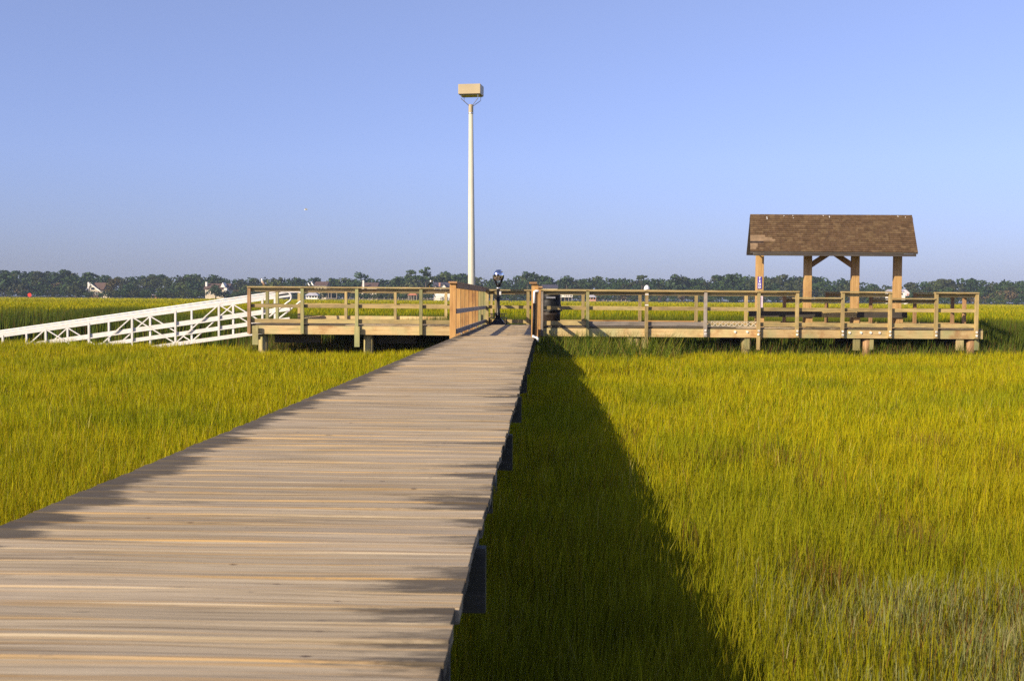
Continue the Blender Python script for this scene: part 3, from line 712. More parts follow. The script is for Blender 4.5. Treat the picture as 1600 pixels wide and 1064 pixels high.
for x in np.linspace(SX[0] + .2, SX[3] + .25, 8):
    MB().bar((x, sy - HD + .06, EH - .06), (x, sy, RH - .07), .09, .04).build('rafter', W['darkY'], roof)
MB().box(SX[0] - .25, SX[3] + .45, sy - .06, sy + .06, 2.24, 2.415).build('ridge_beam', W['brownX'], sh)
xm = (SX[1] + SX[2]) / 2
for x, s_ in ((SX[1] + .1, 1), (SX[2] - .1, -1)):
    MB().bar((x - s_ * .02, sy, 1.80), (xm - s_ * .03, sy, 2.19), .07, .15, up=(0, 1, 0)).build('brace', W['brownX'], sh)
# bench on the shelter posts
be = thing('bench', 'low plank bench fixed between the shelter posts', 'bench', (xm, sy - .3, 0))
by = sy - .36
bxs = [X(p, by) for p in (1170, 1284, 1339, 1418)]
for i, mt in enumerate(('darkX', 'oldX', 'darkX')):
    MB().box(bxs[i] + .003, bxs[i + 1] - .003, by, by + .04, Z(496.0, by, 1300), Z(486.9, by, 1300)).build('seat_edge', W[mt], be)
    MB().box(bxs[i] + .003, bxs[i + 1] - .003, by + .043, by + .25, Z(489, by, 1300), Z(486.6, by, 1300)).build('seat', W['greyX'], be)
for x in SX[:]:
    MB().box(x - .09, x + .09, by + .05, by + .20, .002, Z(489.3, by, 1300)).build('leg', W['shelter'], be)

# signs on the left post of the shelter
def sign(px0, px1, py0, py1, label, mat, text=None, big=False):
    yy = sy - .105 - .012
    a, b_ = X(px0, yy), X(px1, yy); z0, z1 = Z(py1, yy, 1186), Z(py0, yy, 1186)
    s_ = thing('sign', label, 'sign', ((a + b_) / 2, yy, z0))
    MB().box(a, b_, yy - .008, yy + .011, z0, z1).build('board', mat, s_)
    if text:
        nL = len(text); hh = (z1 - z0) / nL
        for k, ch in enumerate(text):
            cu = bpy.data.curves.new('letter', 'FONT'); cu.body = ch; cu.size = hh * 1.05; cu.align_x = 'CENTER'; cu.extrude = .002; cu.offset = .004
            tmp = bpy.data.objects.new('letter_tmp', cu); COL.objects.link(tmp); bpy.context.view_layer.update()
            me = bpy.data.meshes.new_from_object(tmp.evaluated_get(bpy.context.evaluated_depsgraph_get())); me.materials.clear()
            bpy.data.objects.remove(tmp); o = bpy.data.objects.new('letter', me); COL.objects.link(o); o.parent = s_
            o.location = (0, -.0115, (z1 - z0) - hh * (k + .86)); o.rotation_euler = (R(90), 0, 0); o.data.materials.append(M['pvc'])
    return s_
sign(1183.2, 1189.4, 432.3, 451.2, 'purple vertical sign with white letters on the shelter post', M['purple'], 'FEND')
s2 = sign(1186.4, 1191.8, 462.5, 485.5, 'pale lilac strip sign low on the shelter post', M['lilac'])
yy = sy - .128
MB().box(X(1188.0, yy), X(1189.2, yy), yy, yy + .003, Z(482, yy, 1186), Z(464, yy, 1186)).build('stripe', M['purple'], s2)
fl = thing('flood_light', 'small pale lamp under the torn corner of the shelter eave', 'lamp', (X(1178, sy - .3), sy - .3, 2.05))
yy = sy - .45
MB().box(X(1176.5, yy), X(1180, yy), yy, yy + .07, Z(399, yy, 1180), Z(388, yy, 1180)).build('housing', M['white'], fl, bevel=.008)
MB().tube([(X(1180, yy), yy + .05, Z(394, yy, 1180)), (X(1182.5, yy), yy + .28, Z(393, yy, 1180))], .016, 8).build('bracket', M['steel'], fl)

# ------------------------------------------------------------------ gangway
GN, GF_ = 35.45, 37.1
ga = thing('gangway', 'white metal truss gangway sloping from the deck down to the creek', 'gangway', (LX[0] - 3, 36.2, -.5))
gx1 = LX[0] - .10; zt1, zb1 = Z(461.5, GN, 390), Z(518, GN, 388)
slope = (Z(458.5, GN, 390) - Z(513, GN, 4)) / (X(390, GN) - X(4, GN))
gx0 = X(-230, GN)
def gp(x, t): return zb1 + (zt1 - zb1) * t + (x - gx1) * slope
pitch = (X(342, GN) - X(4, GN)) / 5
for side, yy in ((0, GN), (1, GF_)):
    dxs = 0.0 if side == 0 else 0.0
    def C(t, h_, th_, nm, dy=0, x1=gx1): MB().bar((gx0, yy + dy, gp(gx0, t)), (x1, yy + dy, gp(x1, t)), h_, th_).build(nm, M['white'], ga)
    C(1.0, .062, .06, 'top_chord'); C(.055, .125, .07, 'bottom_chord')
    C(.62, .115, .03, 'rub_rail', .05 if side == 0 else -.05); C(.335, .105, .03, 'rub_rail', .05 if side == 0 else -.05)
    # handrail tube on top, ending in a hook over the deck
    xe = X(447 if side == 0 else 466, yy)
    pts = [(gx0, yy, gp(gx0, 1.0) + .118), (gx1, yy, gp(gx1, 1.0) + .118), (xe, yy, gp(xe, 1.0) + .085)]
    cx, cz, rr_ = xe, gp(xe, 1.0) - .085, .17
    for q in np.linspace(80, -70, 9): pts.append((cx + rr_ * math.cos(R(q)), yy, cz + rr_ * math.sin(R(q))))
    last = pts[-1]; pts.append((last[0] - .72, yy, .04))
    MB().tube(pts, .031, 10).build('handrail', M['white'], ga, smooth=True)
    xs = [X(342, GN) - pitch * k for k in range(-1, 9)]
    for k, x in enumerate(xs):
        if x > gx1: continue
        MB().bar((x, yy - .002, gp(x, .03)), (x, yy - .002, gp(x, 1.0)), .06, .06, up=(1, 0, 0)).build('upright', M['white'], ga)
    for k in range(len(xs) - 1):
        a, b_ = xs[k + 1], min(xs[k], gx1)
        t0, t1 = ((.08, .98) if k % 2 else (.98, .08))
        if b_ < xs[k]: t1 = t0 + (t1 - t0) * (b_ - a) / (xs[k] - a)
        MB().bar((a, yy - .012, gp(a, t0)), (b_, yy - .012, gp(b_, t1)), .036, .03).build('diagonal', M['white'], ga)
MB().quadbox([(gx0, GN + .06, gp(gx0, .05)), (gx1, GN + .06, gp(gx1, .05)), (gx1, GF_ - .06, gp(gx1, .05)), (gx0, GF_ - .06, gp(gx0, .05)),
              (gx0, GN + .06, gp(gx0, .09)), (gx1, GN + .06, gp(gx1, .09)), (gx1, GF_ - .06, gp(gx1, .09)), (gx0, GF_ - .06, gp(gx0, .09))]).build('walk_surface', M['steel'], ga)

# ------------------------------------------------------------------ lamp post
LY = 34.6
lx, lxt = X(737, LY, 450), X(735.8, LY, 170)
zt = Z(177, LY, 736)
lp = thing('lamp_post', 'tall cream lamp post with a tan box lamp on four thin arms', 'lamp post', (lx, LY, -1.4))
MB().tube([(lx - (lxt - lx) * .3, LY, -2), (lx, LY, Z(450, LY, 736)), (lxt, LY, zt)], [.122, .115, .068], 18).build('pole', M['pole'], lp, smooth=True)
MB().tube([(lxt, LY, zt + .004), (lxt, LY, Z(164, LY, 736))], .074, 18).build('collar', M['lampbox'], lp)
MB().tube([(lxt, LY, zt - .02), (lxt, LY, zt + .006)], .082, 18).build('ring', M['steel'], lp)
bz0, bz1 = Z(149.5, LY, 736), Z(134, LY, 736)
rot = Matrix.Rotation(R(-8), 3, 'Z'); cc = Vector((lxt + .0, LY, 0))
def lb(x, y, z): v = rot @ Vector((x, y, 0)); return (cc.x + v.x, cc.y + v.y, z)
hw, hd = .345, .27
MB().quadbox([lb(-hw, -hd, bz0), lb(hw, -hd, bz0), lb(hw, hd, bz0), lb(-hw, hd, bz0), lb(-hw, -hd, bz1), lb(hw, -hd, bz1), lb(hw, hd, bz1), lb(-hw, hd, bz1)]).build('lamp_box', M['lampbox'], lp, bevel=.012)
e = .03
MB().quadbox([lb(-hw + e, -hd + e, bz0 - .02), lb(hw - e, -hd + e, bz0 - .02), lb(hw - e, hd - e, bz0 - .02), lb(-hw + e, hd - e, bz0 - .02), lb(-hw + e, -hd + e, bz0 + .001), lb(hw - e, -hd + e, bz0 + .001), lb(hw - e, hd - e, bz0 + .001), lb(-hw + e, hd - e, bz0 + .001)]).build('lens', M['glass'], lp)
zc = Z(166, LY, 736)
for sx_, sy_ in ((-1, -1), (1, -1), (1, 1), (-1, 1)):
    p0 = lb(sx_ * .05, sy_ * .05, zc); p1 = lb(sx_ * .26, sy_ * .22, bz0 - .13); p2 = lb(sx_ * .265, sy_ * .225, bz0)
    MB().tube([p0, p1, p2], .010, 8).build('arm', M['steel'], lp)

# ------------------------------------------------------------------ coin viewer
vx, vy = X(778.5, 33.0), 32.95
vw = thing('viewer', 'black coin operated binocular viewer with a chrome head at the end of the boardwalk', 'viewer', (vx, vy, 0))
def vz(py): return Z(py, vy, 778)
mb = MB()
mb.quadbox([(vx - .235, vy - .2, .004), (vx + .235, vy - .2, .004), (vx + .235, vy + .2, .004), (vx - .235, vy + .2, .004), (vx - .225, vy - .19, .03), (vx + .225, vy - .19, .03), (vx + .225, vy + .19, .03), (vx - .225, vy + .19, .03)])
mb.quadbox([(vx - .21, vy - .18, .031), (vx + .21, vy - .18, .031), (vx + .21, vy + .18, .031), (vx - .21, vy + .18, .031), (vx - .06, vy - .06, .22), (vx + .06, vy - .06, .22), (vx + .06, vy + .06, .22), (vx - .06, vy + .06, .22)])
mb.build('base', M['black'], vw)
MB().tube([(vx, vy, .21), (vx, vy, .36), (vx, vy, .38), (vx, vy, vz(452))], [.075, .062, .05, .046], 16).build('column', M['black'], vw, smooth=True)
MB().tube([(vx, vy, vz(452)), (vx, vy, vz(450.5)), (vx, vy, vz(449))], [.05, .065, .05], 16).build('collar', M['steel'], vw, smooth=True)
MB().tube([(vx, vy, vz(449.5)), (vx, vy, vz(446)), (vx, vy, vz(443))], [.04, .05, .06], 14).build('neck', M['black'], vw, smooth=True)
for s_ in (-1, 1):
    MB().tube([(vx + s_ * .02, vy, vz(447)), (vx + s_ * .075, vy, vz(441)), (vx + s_ * .135, vy, vz(434)), (vx + s_ * .14, vy, vz(430))], [.03, .032, .032, .028], 10).build('yoke_arm', M['black'], vw, smooth=True)
hz = vz(430.5)
# chrome head: rounded casing, longer than wide, with two eyepieces towards the camera
mb = MB(); fwd = Vector((.35, 1, .12)).normalized(); hc = Vector((vx, vy, hz))
qs = np.linspace(-1, 1, 11)
mb.tube([hc + fwd * (q * .16) for q in qs], [max(.03, .145 * (1 - abs(q) ** 3.2 * .55)) for q in qs], 20)
mb.v = [(p[0], p[1], hz + (p[2] - hz) * 1.12) for p in mb.v]
head = mb.build('head', M['chrome'], vw, smooth=True)
sd = fwd.cross(Vector((0, 0, 1))).normalized()
for s_ in (-1, 1):
    c0 = hc - fwd * .13 + sd * s_ * .05 + Vector((0, 0, .02))
    MB().tube([c0, c0 - fwd * .05], [.035, .03], 12).build('eyepiece', M['black'], head)
mb = MB(); mb.tube([hc + fwd * .02 + Vector((0, 0, .10)), hc + fwd * .02 + Vector((0, 0, .165))], [.13, .07], 18); mb.build('crest', M['chrome'], head, smooth=True)
MB().box(vx + .035, vx + .09, vy - .10, vy - .03, vz(461), vz(455.5)).build('coin_box', M['white'], vw, bevel=.008)
for s_ in (-1, 1):
    mb = MB(); x0, x1 = vx + s_ * .06, vx + s_ * .27
    a, b_ = min(x0, x1), max(x0, x1)
    mb.box(a, b_, vy - .12, vy + .12, vz(490.8), vz(489.9)); mb.box(a, b_, vy - .14, vy + .12, vz(497.4), vz(496.4))
    for q in (.10, .15, .20): mb.box(vx + s_ * q - .012, vx + s_ * q + .012, vy - .11, vy - .085, vz(496.5), vz(490.6))
    mb.box(vx + s_ * .25 - .012, vx + s_ * .25 + .012, vy - .12, vy - .095, .005, vz(497)); mb.box(vx + s_ * .25 - .012, vx + s_ * .25 + .012, vy + .09, vy + .115, .005, vz(497))
    mb.build('step', M['black'], vw)
MB().tube([(vx - .012, vy - .085, vz(491.4)), (vx - .012, vy - .06, vz(491.4))], .014, 10).build('lock', M['steel'], vw)

# ------------------------------------------------------------------ birds
def loft(mb, pts, rads, cols, n=10, squash=1.0):
    rings = []
    for k, p in enumerate(pts):
        p = Vector(p); d = (Vector(pts[min(k + 1, len(pts) - 1)]) - Vector(pts[max(k - 1, 0)])).normalized()
        u = d.cross(Vector((0, 1, .001))).normalized(); v = d.cross(u).normalized()
        mb.col = cols[k]
        rings.append([mb.addv(p + u * math.cos(6.2832 * j / n) * rads[k] + v * math.sin(6.2832 * j / n) * rads[k] * squash) for j in range(n)])
    for A, B in zip(rings, rings[1:]):
        for j in range(n): mb.f.append((A[j], A[(j + 1) % n], B[(j + 1) % n], B[j]))
    mb.f.append(tuple(reversed(rings[0]))); mb.f.append(tuple(rings[-1]))
def perched(px, Yp, zr, hgt, label, headc, bodyc, backc, beak=(0.6, 0.35, 0.05), face=-1, group=None):
    """bird facing left, perched on a rail whose top is at zr"""
    x = X(px, Yp); o = thing('bird', label, 'bird', (x, Yp, zr), group); s = hgt; f = face
    def p(a, c): return (x - f * a * s, Yp, zr + c * s)
    mb = MB(); mb.col = bodyc
    path = [p(.42, .06), p(.34, .16), p(.22, .30), p(.08, .44), p(-.04, .58), p(-.09, .70), p(-.10, .80), p(-.11, .90), p(-.12, .97), p(-.12, 1.0)]
    rad = [.02, .06, .13, .17, .155, .115, .09, .10, .07, .015]
    loft(mb, path, [r_ * s for r_ in rad], [backc, backc, backc, backc, bodyc, bodyc, headc, headc, headc, headc])
    body = mb.build('body', M['feather'], o, smooth=True)
    for sg in (-1, 1):
        mb = MB(); loft(mb, [(x - f * .36 * s, Yp + sg * .10 * s, zr + .12 * s), (x - f * .22 * s, Yp + sg * .15 * s, zr + .30 * s), (x - f * .05 * s, Yp + sg * .16 * s, zr + .48 * s), (x + f * .03 * s, Yp + sg * .12 * s, zr + .60 * s)], [.015 * s, .07 * s, .085 * s, .03 * s], [backc] * 4, squash=.4)
        mb.build('wing', M['feather'], o, smooth=True)
        mb = MB(); mb.col = beak; mb.tube([(x - f * .06 * s, Yp + sg * .05 * s, zr + .001), (x - f * .06 * s, Yp + sg * .05 * s, zr + .30 * s)], .016 * s, 6); mb.build('leg', M['feather'], o)
    mb = MB(); mb.col = beak; mb.tube([p(-.19, .89), p(-.30, .86), p(-.33, .84)], [.035 * s, .025 * s, .006 * s], 8); mb.build('beak', M['feather'], o, smooth=True)
    return o
WHT, BRN, BLK = (0.85, 0.84, 0.8), (0.30, 0.21, 0.15), (0.012, 0.012, 0.014)
perched(410.5, DY0 - .03, 1.066, .215, 'large white headed brown bird perched on the railing above the gangway', WHT, (0.55, 0.46, 0.36), BRN, face=-1)
perched(482.5, DY0 - .03, 1.066, .105, 'smaller of two tiny white birds perched side by side on the railing', WHT, WHT, WHT, beak=(.3, .25, .2), face=-1)
perched(488, DY0 - .03, 1.066, .135, 'larger of two tiny white birds perched side by side on the railing', WHT, WHT, WHT, beak=(.3, .25, .2), face=-1)
perched(671.5, DY0 - .03, 1.066, .205, 'black bird with a white head perched on the railing near the lamp post', WHT, BLK, BLK, face=1)
# a white bird flying far off
fp = at(478, 328, 150); fb = thing('bird', 'tiny white bird flying alone in the open sky', 'bird', fp)
mb = MB(); loft(mb, [fp + Vector((-.22, 0, 0)), fp + Vector((-.1, 0, .03)), fp + Vector((.05, 0, .04)), fp + Vector((.2, 0, .02)), fp + Vector((.28, 0, .0))], [.02, .07, .08, .05, .01], [WHT] * 5); mb.build('body', M['feather'], fb, smooth=True)
for sg in (-1, 1):
    mb = MB(); mb.col = WHT
    mb.prism([fp + Vector((-.08, sg * .05, .03)), fp + Vector((.10, sg * .05, .03)), fp + Vector((.14, sg * .35, .17)), fp + Vector((.02, sg * .62, .10)), fp + Vector((-.04, sg * .30, .15))], (0, 0, .015)); mb.build('wing', M['feather'], fb)

# ------------------------------------------------------------------ far shore: trees
def crown(cx, cy, z0, h, wd, kind, col, nf, r_):
    """leaf clumps of one crown as arrays (centre, normal, size, colour)"""
    C, Nn, Sz, Cl = [], [], [], []
    if kind == 'pine': lobes = [(r_.uniform(-.32, .32) * wd, r_.uniform(-.3, .3) * wd, r_.uniform(.62, .97) * h, r_.uniform(.20, .34) * wd, .45) for _ in range(8)]
    elif kind == 'flat': lobes = [(r_.uniform(-.36, .36) * wd, r_.uniform(-.3, .3) * wd, r_.uniform(.84, .97) * h, r_.uniform(.22, .34) * wd, .32) for _ in range(8)] + [(r_.uniform(-.2, .2) * wd, 0, r_.uniform(.55, .75) * h, .14 * wd, .5) for _ in range(2)]
    elif kind == 'bush': lobes = [(r_.uniform(-.4, .4) * wd, r_.uniform(-.3, .3) * wd, r_.uniform(.25, .75) * h, r_.uniform(.22, .34) * wd, .8) for _ in range(7)]
    else: lobes = [(r_.uniform(-.36, .36) * wd, r_.uniform(-.36, .36) * wd, r_.uniform(.30, .86) * h, r_.uniform(.19, .33) * wd, .8) for _ in range(12)] + [(0, 0, .86 * h, .25 * wd, .55)]
    per = max(6, nf // len(lobes))
    for lx_, ly_, lz_, lr_, sq in lobes:
        v = r_.normal(size=(per, 3)); v /= np.linalg.norm(v, axis=1)[:, None]
        rad = lr_ * r_.uniform(.72, 1.05, per)[:, None]
        c = np.array((cx + lx_, cy + ly_, z0 + min(lz_, h * (1 - .04) - 0))) + v * rad * np.array((1, 1, sq))
        nn = v + r_.normal(size=(per, 3)) * .45; nn /= np.linalg.norm(nn, axis=1)[:, None]
        C.append(c); Nn.append(nn); Sz.append(r_.uniform(.055, .11, per) * wd)
        Cl.append(np.array(col)[None] * r_.uniform(.8, 1.2, (per, 1)) * r_.uniform(.9, 1.1))
    return np.concatenate(C), np.concatenate(Nn), np.concatenate(Sz), np.concatenate(Cl)
def leaf_faces(C, Nn, Sz, Cl, r_):
    up = r_.normal(size=C.shape); u = np.cross(Nn, up); u /= np.linalg.norm(u, axis=1)[:, None] + 1e-9; v = np.cross(Nn, u)
    s = Sz[:, None]
    V = np.stack([C - u * s, C - v * s * .7, C + u * s, C + v * s * .7], 1).reshape(-1, 3)
    Fc = np.arange(len(V)).reshape(-1, 4)
    return V, Fc, np.repeat(Cl, 4, axis=0)
PROFX = [-60, 0, 20, 60, 100, 140, 165, 200, 250, 300, 340, 370, 400, 440, 460, 500, 530, 545, 575, 600, 640, 665, 690, 710, 735, 760, 790, 815, 830, 850, 872, 885, 900, 930, 960, 985, 1005, 1040, 1060, 1090, 1110, 1145, 1170, 1200, 1225, 1260, 1290, 1330, 1370, 1400, 1440, 1470, 1500, 1540, 1570, 1600, 1680]
PROFY = [423, 422, 421.5, 424, 423.5, 426, 430, 430, 430, 431, 428, 434, 433, 432, 432, 432, 434, 433, 435, 435, 433, 429, 428, 428, 430, 434, 437, 428, 425.5, 428, 438, 432, 434, 431, 433, 436, 434, 436, 431.5, 431.5, 432.5, 428.5, 431, 428.5, 431, 431, 433, 438, 443, 444, 439, 437, 437.5, 436, 438, 437, 437]
r_ = np.random.default_rng(5)
GREENS = [(0.026, 0.052, 0.014), (0.036, 0.064, 0.015), (0.022, 0.044, 0.016), (0.050, 0.066, 0.018), (0.038, 0.046, 0.017), (0.030, 0.060, 0.018)]
Cs, Ns, Ss, Ls = [], [], [], []
tk = MB()
for row, (D0, D1, hs_, cnt) in enumerate(((540, 580, 1.0, 150), (505, 535, .86, 135), (484, 500, .58, 120), (473, 480, .30, 210))):
    pxs = np.linspace(-110, 1710, cnt) + r_.uniform(-5, 5, cnt)
    for px in pxs:
        D = r_.uniform(D0, D1); top = np.interp(px, PROFX, PROFY)
        zt_ = at(px, top, D).z; ht = max(2.2, (zt_ - .3) * hs_ * (r_.uniform(.93, 1.02) if row == 0 else r_.uniform(.72, 1.0)))
        x = X(px, D); wd = r_.uniform(.60, .95) * ht if row < 2 else r_.uniform(.9, 1.6) * ht
        wd = min(max(wd, 3.2), 11)
        kd = 'oak' if row < 2 else ('bush' if row == 3 else ('oak' if r_.random() < .6 else 'bush'))
        if row == 0 and r_.random() < .25: kd = 'pine'
        col = GREENS[r_.integers(len(GREENS))]
        if row >= 2 and r_.random() < .12: col = (0.10, 0.075, 0.035)
        nf = 330 if row < 2 else (240 if row == 2 else 150)
        c_, n_, s_, l_ = crown(x, D, .2, ht, wd, kd, col, nf, r_)
        Cs.append(c_); Ns.append(n_); Ss.append(s_); Ls.append(l_)
for pa, pb in ((484, 512), (553, 634), (655, 677), (842, 873), (160, 236), (247, 318), (355, 395)):
    for px in np.arange(pa, pb, 4.5):
        D = r_.uniform(456, 462); ht = r_.uniform(2.4, 4.2); x = X(px + r_.uniform(-1, 1), D)
        c_, n_, s_, l_ = crown(x, D, .0, ht, r_.uniform(3, 5), 'bush', GREENS[r_.integers(len(GREENS))], 140, r_)
        Cs.append(c_); Ns.append(n_); Ss.append(s_); Ls.append(l_)
V, Fc, Cc = leaf_faces(np.concatenate(Cs), np.concatenate(Ns), np.concatenate(Ss), np.concatenate(Ls), r_)
wo = np_mesh('woodland', V, Fc, M['leaf'], Cc)
tag(wo, 'far off dark green wood closing the marsh along the whole horizon', 'woodland', kind='stuff')

def tree(px, top, D, wpx, kind, label, col=(0.045, 0.075, 0.025), name='tree', nf=420, group=None):
    p = at(px, top, D); z0 = .1; ht = p.z - z0; wd = wpx / F * D
    o = thing(name, label, 'tree' if name != 'bush' else 'bush', (p.x, D, z0), group)
    c_, n_, s_, l_ = crown(p.x, D, z0, ht, wd, kind, col, nf, r_)
    V, Fc, Cc = leaf_faces(c_, n_, s_, l_, r_)
    ob = np_mesh('crown', V - np.array((p.x, D, z0)), Fc, M['leaf'], Cc); ob.parent = o
    if name != 'bush':
        mb = MB(); mb.tube([(p.x, D, z0 - .3), (p.x + .1, D, z0 + ht * .5), (p.x - .1, D, z0 + ht * .9)], [.3, .22, .06], 8)
        for q in range(5):
            a = q * 1.3; mb.tube([(p.x, D, z0 + ht * (.5 + .08 * q)), (p.x + math.cos(a) * wd * .3, D + math.sin(a) * wd * .3, z0 + ht * (.66 + .06 * q))], [.12, .04], 6)
        mb.build('trunk', M['bark'], o)
    return o
tree(565, 423.5, 490, 22, 'oak', 'broad dark round topped tree behind the white chimney', (0.035, 0.065, 0.025))
tree(641, 421.5, 488, 18, 'pine', 'tall ragged pine left of the tallest flat topped pine')
tree(665, 417.5, 486, 22, 'pine', 'tallest flat topped pine above the white gabled house', (0.04, 0.07, 0.022))
tree(622, 430, 490, 20, 'oak', 'rounded tree at the left foot of the tall pines')
tree(692, 425, 490, 26, 'oak', 'wide pale green tree behind the brick chimney house', (0.06, 0.085, 0.03))
tree(708, 427, 494, 24, 'oak', 'round green tree just left of the lamp post', (0.05, 0.08, 0.025))
tree(824, 424, 492, 20, 'pine', 'tall pointed pine above the water pipe post', (0.04, 0.07, 0.03))
tree(838, 426, 494, 24, 'oak', 'dense dark tree behind the trash can', (0.04, 0.066, 0.03))
tree(885, 431, 488, 28, 'oak', 'broad dome shaped tree right of the trash can', (0.035, 0.062, 0.028))
tree(1003, 429.5, 488, 16, 'flat', 'lone umbrella shaped pine above the white post cap', (0.05, 0.07, 0.03))
tree(1060, 428.5, 490, 36, 'oak', 'large rounded tree clump between the post cap and the shelter', (0.035, 0.06, 0.027))
tree(1145, 427, 490, 30, 'oak', 'high rounded tree just left of the shelter', (0.035, 0.062, 0.026))
tree(8, 420, 488, 26, 'oak', 'tall bushy tree at the left edge of the wood', (0.04, 0.075, 0.024))
tree(282, 440, 470, 20, 'oak', 'light green rounded tree above the gangway', (0.07, 0.10, 0.028))
tree(251, 450, 462, 13, 'oak', 'small pale green tree beside the low waterside shed', (0.075, 0.10, 0.03))
tree(176, 434, 466, 22, 'oak', 'olive brown tree right of the brown roofed house', (0.09, 0.075, 0.03))
tree(118, 441, 464, 26, 'oak', 'dark olive tree left of the brown roofed house', (0.045, 0.06, 0.024))
tree(337, 446, 458, 22, 'oak', 'dark tree standing in front of the pale house with two chimneys', (0.035, 0.06, 0.024))
tree(139, 455, 457, 15, 'bush', 'low dark bush below the glazed white gable', (0.04, 0.06, 0.022), name='bush', nf=260)
tree(350, 450, 459, 14, 'bush', 'dark bush beside the pale house with two chimneys', (0.035, 0.06, 0.022), name='bush', nf=240)
tree(640, 441, 476, 36, 'oak', 'wide greyish green tree behind the red roofed gazebo', (0.065, 0.08, 0.035))
tree(430, 438, 474, 30, 'oak', 'yellowish green round tree above the left deck', (0.075, 0.095, 0.03))
tree(1556, 466, 440, 12, 'bush', 'lone round bush at the marsh edge beyond the long deck', (0.06, 0.085, 0.025), name='bush', nf=260)

# ------------------------------------------------------------------ far shore: houses
def gable(mb, x0, x1, y0, y1, zb, zt_, axis):
    """roof prism between eave height zb and ridge zt"""
    if axis == 'x':
        ym = (y0 + y1) / 2; mb.prism([(x0, y0, zb), (x0, y1, zb), (x0, ym, zt_)], (x1 - x0, 0, 0))
    else:
        xm_ = (x0 + x1) / 2; mb.prism([(x0, y0, zb), (xm_, y0, zt_), (x1, y0, zb)], (0, y1 - y0, 0))
    return mb
def win(root, x0, x1, y, z0, z1, mat=None):
    f_ = MB().box(x0 - .12, x1 + .12, y - .07, y - .004, z0 - .12, z1 + .12).build('window', M['hwhite'], root)
    MB().box(x0, x1, y - .10, y - .072, z0, z1).build('pane', mat or M['glass'], f_)
DH = 466
def hx(px): return X(px, DH)
def hz_(py, px): return at(px, py, DH).z
# brown roofed house with a glazed gable
h1 = thing('house', 'brown roofed house with a glazed white gable among the trees', 'house', (hx(152), DH, 0))
x0, x1 = hx(137), hx(156); ze, zr = hz_(455, 146), hz_(444, 143)
MB().box(x0, x1, DH, DH + 8, -.1, ze).build('wall', M['broof'], h1)
MB().prism([(x0, DH, ze), (hx(142), DH, zr), (x1, DH, ze)], (0, .2, 0)).build('gable_wall', M['cream'], h1)
rf = MB(); rf.bar((hx(141), DH - .35, zr + .25), (hx(157.5), DH - .35, ze - .1), .45, .3); rf.bar((hx(143), DH - .35, zr + .25), (hx(135), DH - .35, ze + .4), .4, .3)
rf.build('barge_board', M['hwhite'], h1)
rf = MB(); rf.quadbox([(hx(141), DH - .1, zr), (hx(157), DH - .1, ze - .3), (hx(157), DH + 10, ze - .3), (hx(141), DH + 10, zr), (hx(141), DH - .1, zr + .2), (hx(157), DH - .1, ze - .1), (hx(157), DH + 10, ze - .1), (hx(141), DH + 10, zr + .2)])
gable(rf, hx(141), hx(160), DH + 1.2, DH + 9, hz_(453, 150), hz_(441.5, 150), 'x'); rf.build('roof', M['broof'], h1)
win(h1, hx(142.5), hx(148), DH, hz_(453, 145), hz_(449, 145)); win(h1, hx(139), hx(146), DH, hz_(459.5, 142), hz_(456, 142)); win(h1, hx(149), hx(153), DH, hz_(460, 150), hz_(457, 150))
MB().box(hx(134), hx(136.5), DH + 2, DH + 3, 0, hz_(441, 135)).build('chimney', M['hwhite'], h1)
MB().box(hx(156), hx(171), DH + .3, DH + 7, -.1, hz_(459, 163)).build('side_wing', M['cream'], h1)
MB().prism([(hx(156), DH - .1, hz_(459, 163)), (hx(156), DH - .1, hz_(454, 160)), (hx(172), DH - .1, hz_(459.5, 165))], (0, 7, 0)).build('wing_roof', M['cream'], h1)
# low shed
h2 = thing('shed', 'low waterside shed with a pale pink roof', 'shed', (hx(241), DH, 0))
MB().box(hx(236.5), hx(245), DH, DH + 4, -.1, hz_(461, 241)).build('wall', M['brick'], h2)
gable(MB(), hx(235), hx(246.5), DH - .5, DH + 4.5, hz_(461.3, 241), hz_(459, 241), 'x').build('roof', M['lilac'], h2)
MB().box(hx(238), hx(241), DH - .06, DH - .004, -.05, hz_(462, 240)).build('door', M['glass'], h2)
# pale house with two chimneys
h3 = thing('house', 'pale house with white chimneys half hidden by a dark tree', 'house', (hx(337), DH, 0))
MB().box(hx(321), hx(355), DH, DH + 9, -.1, hz_(452, 337)).build('wall', M['cream'], h3)
rf = gable(MB(), hx(318), hx(357), DH - .4, DH + 9.4, hz_(452, 337), hz_(443, 337), 'x').build('roof', M['broof'], h3)
MB().box(hx(318.5), hx(321.3), DH + 2, DH + 3, 0, hz_(440.5, 320)).build('chimney', M['hwhite'], rf)
MB().prism([(hx(345), DH - .6, hz_(449, 348)), (hx(348.5), DH - .6, hz_(441.5, 348)), (hx(352.5), DH - .6, hz_(449, 348))], (0, 4, 0)).build('dormer', M['hwhite'], rf)
for a, b_ in ((323, 325.5), (331, 333), (346, 348)): win(h3, hx(a), hx(b_), DH, hz_(459.5, 330), hz_(456, 330))
MB().box(hx(352), hx(356.5), DH - 2, DH, -.1, hz_(450, 353)).build('bay', M['hwhite'], h3)
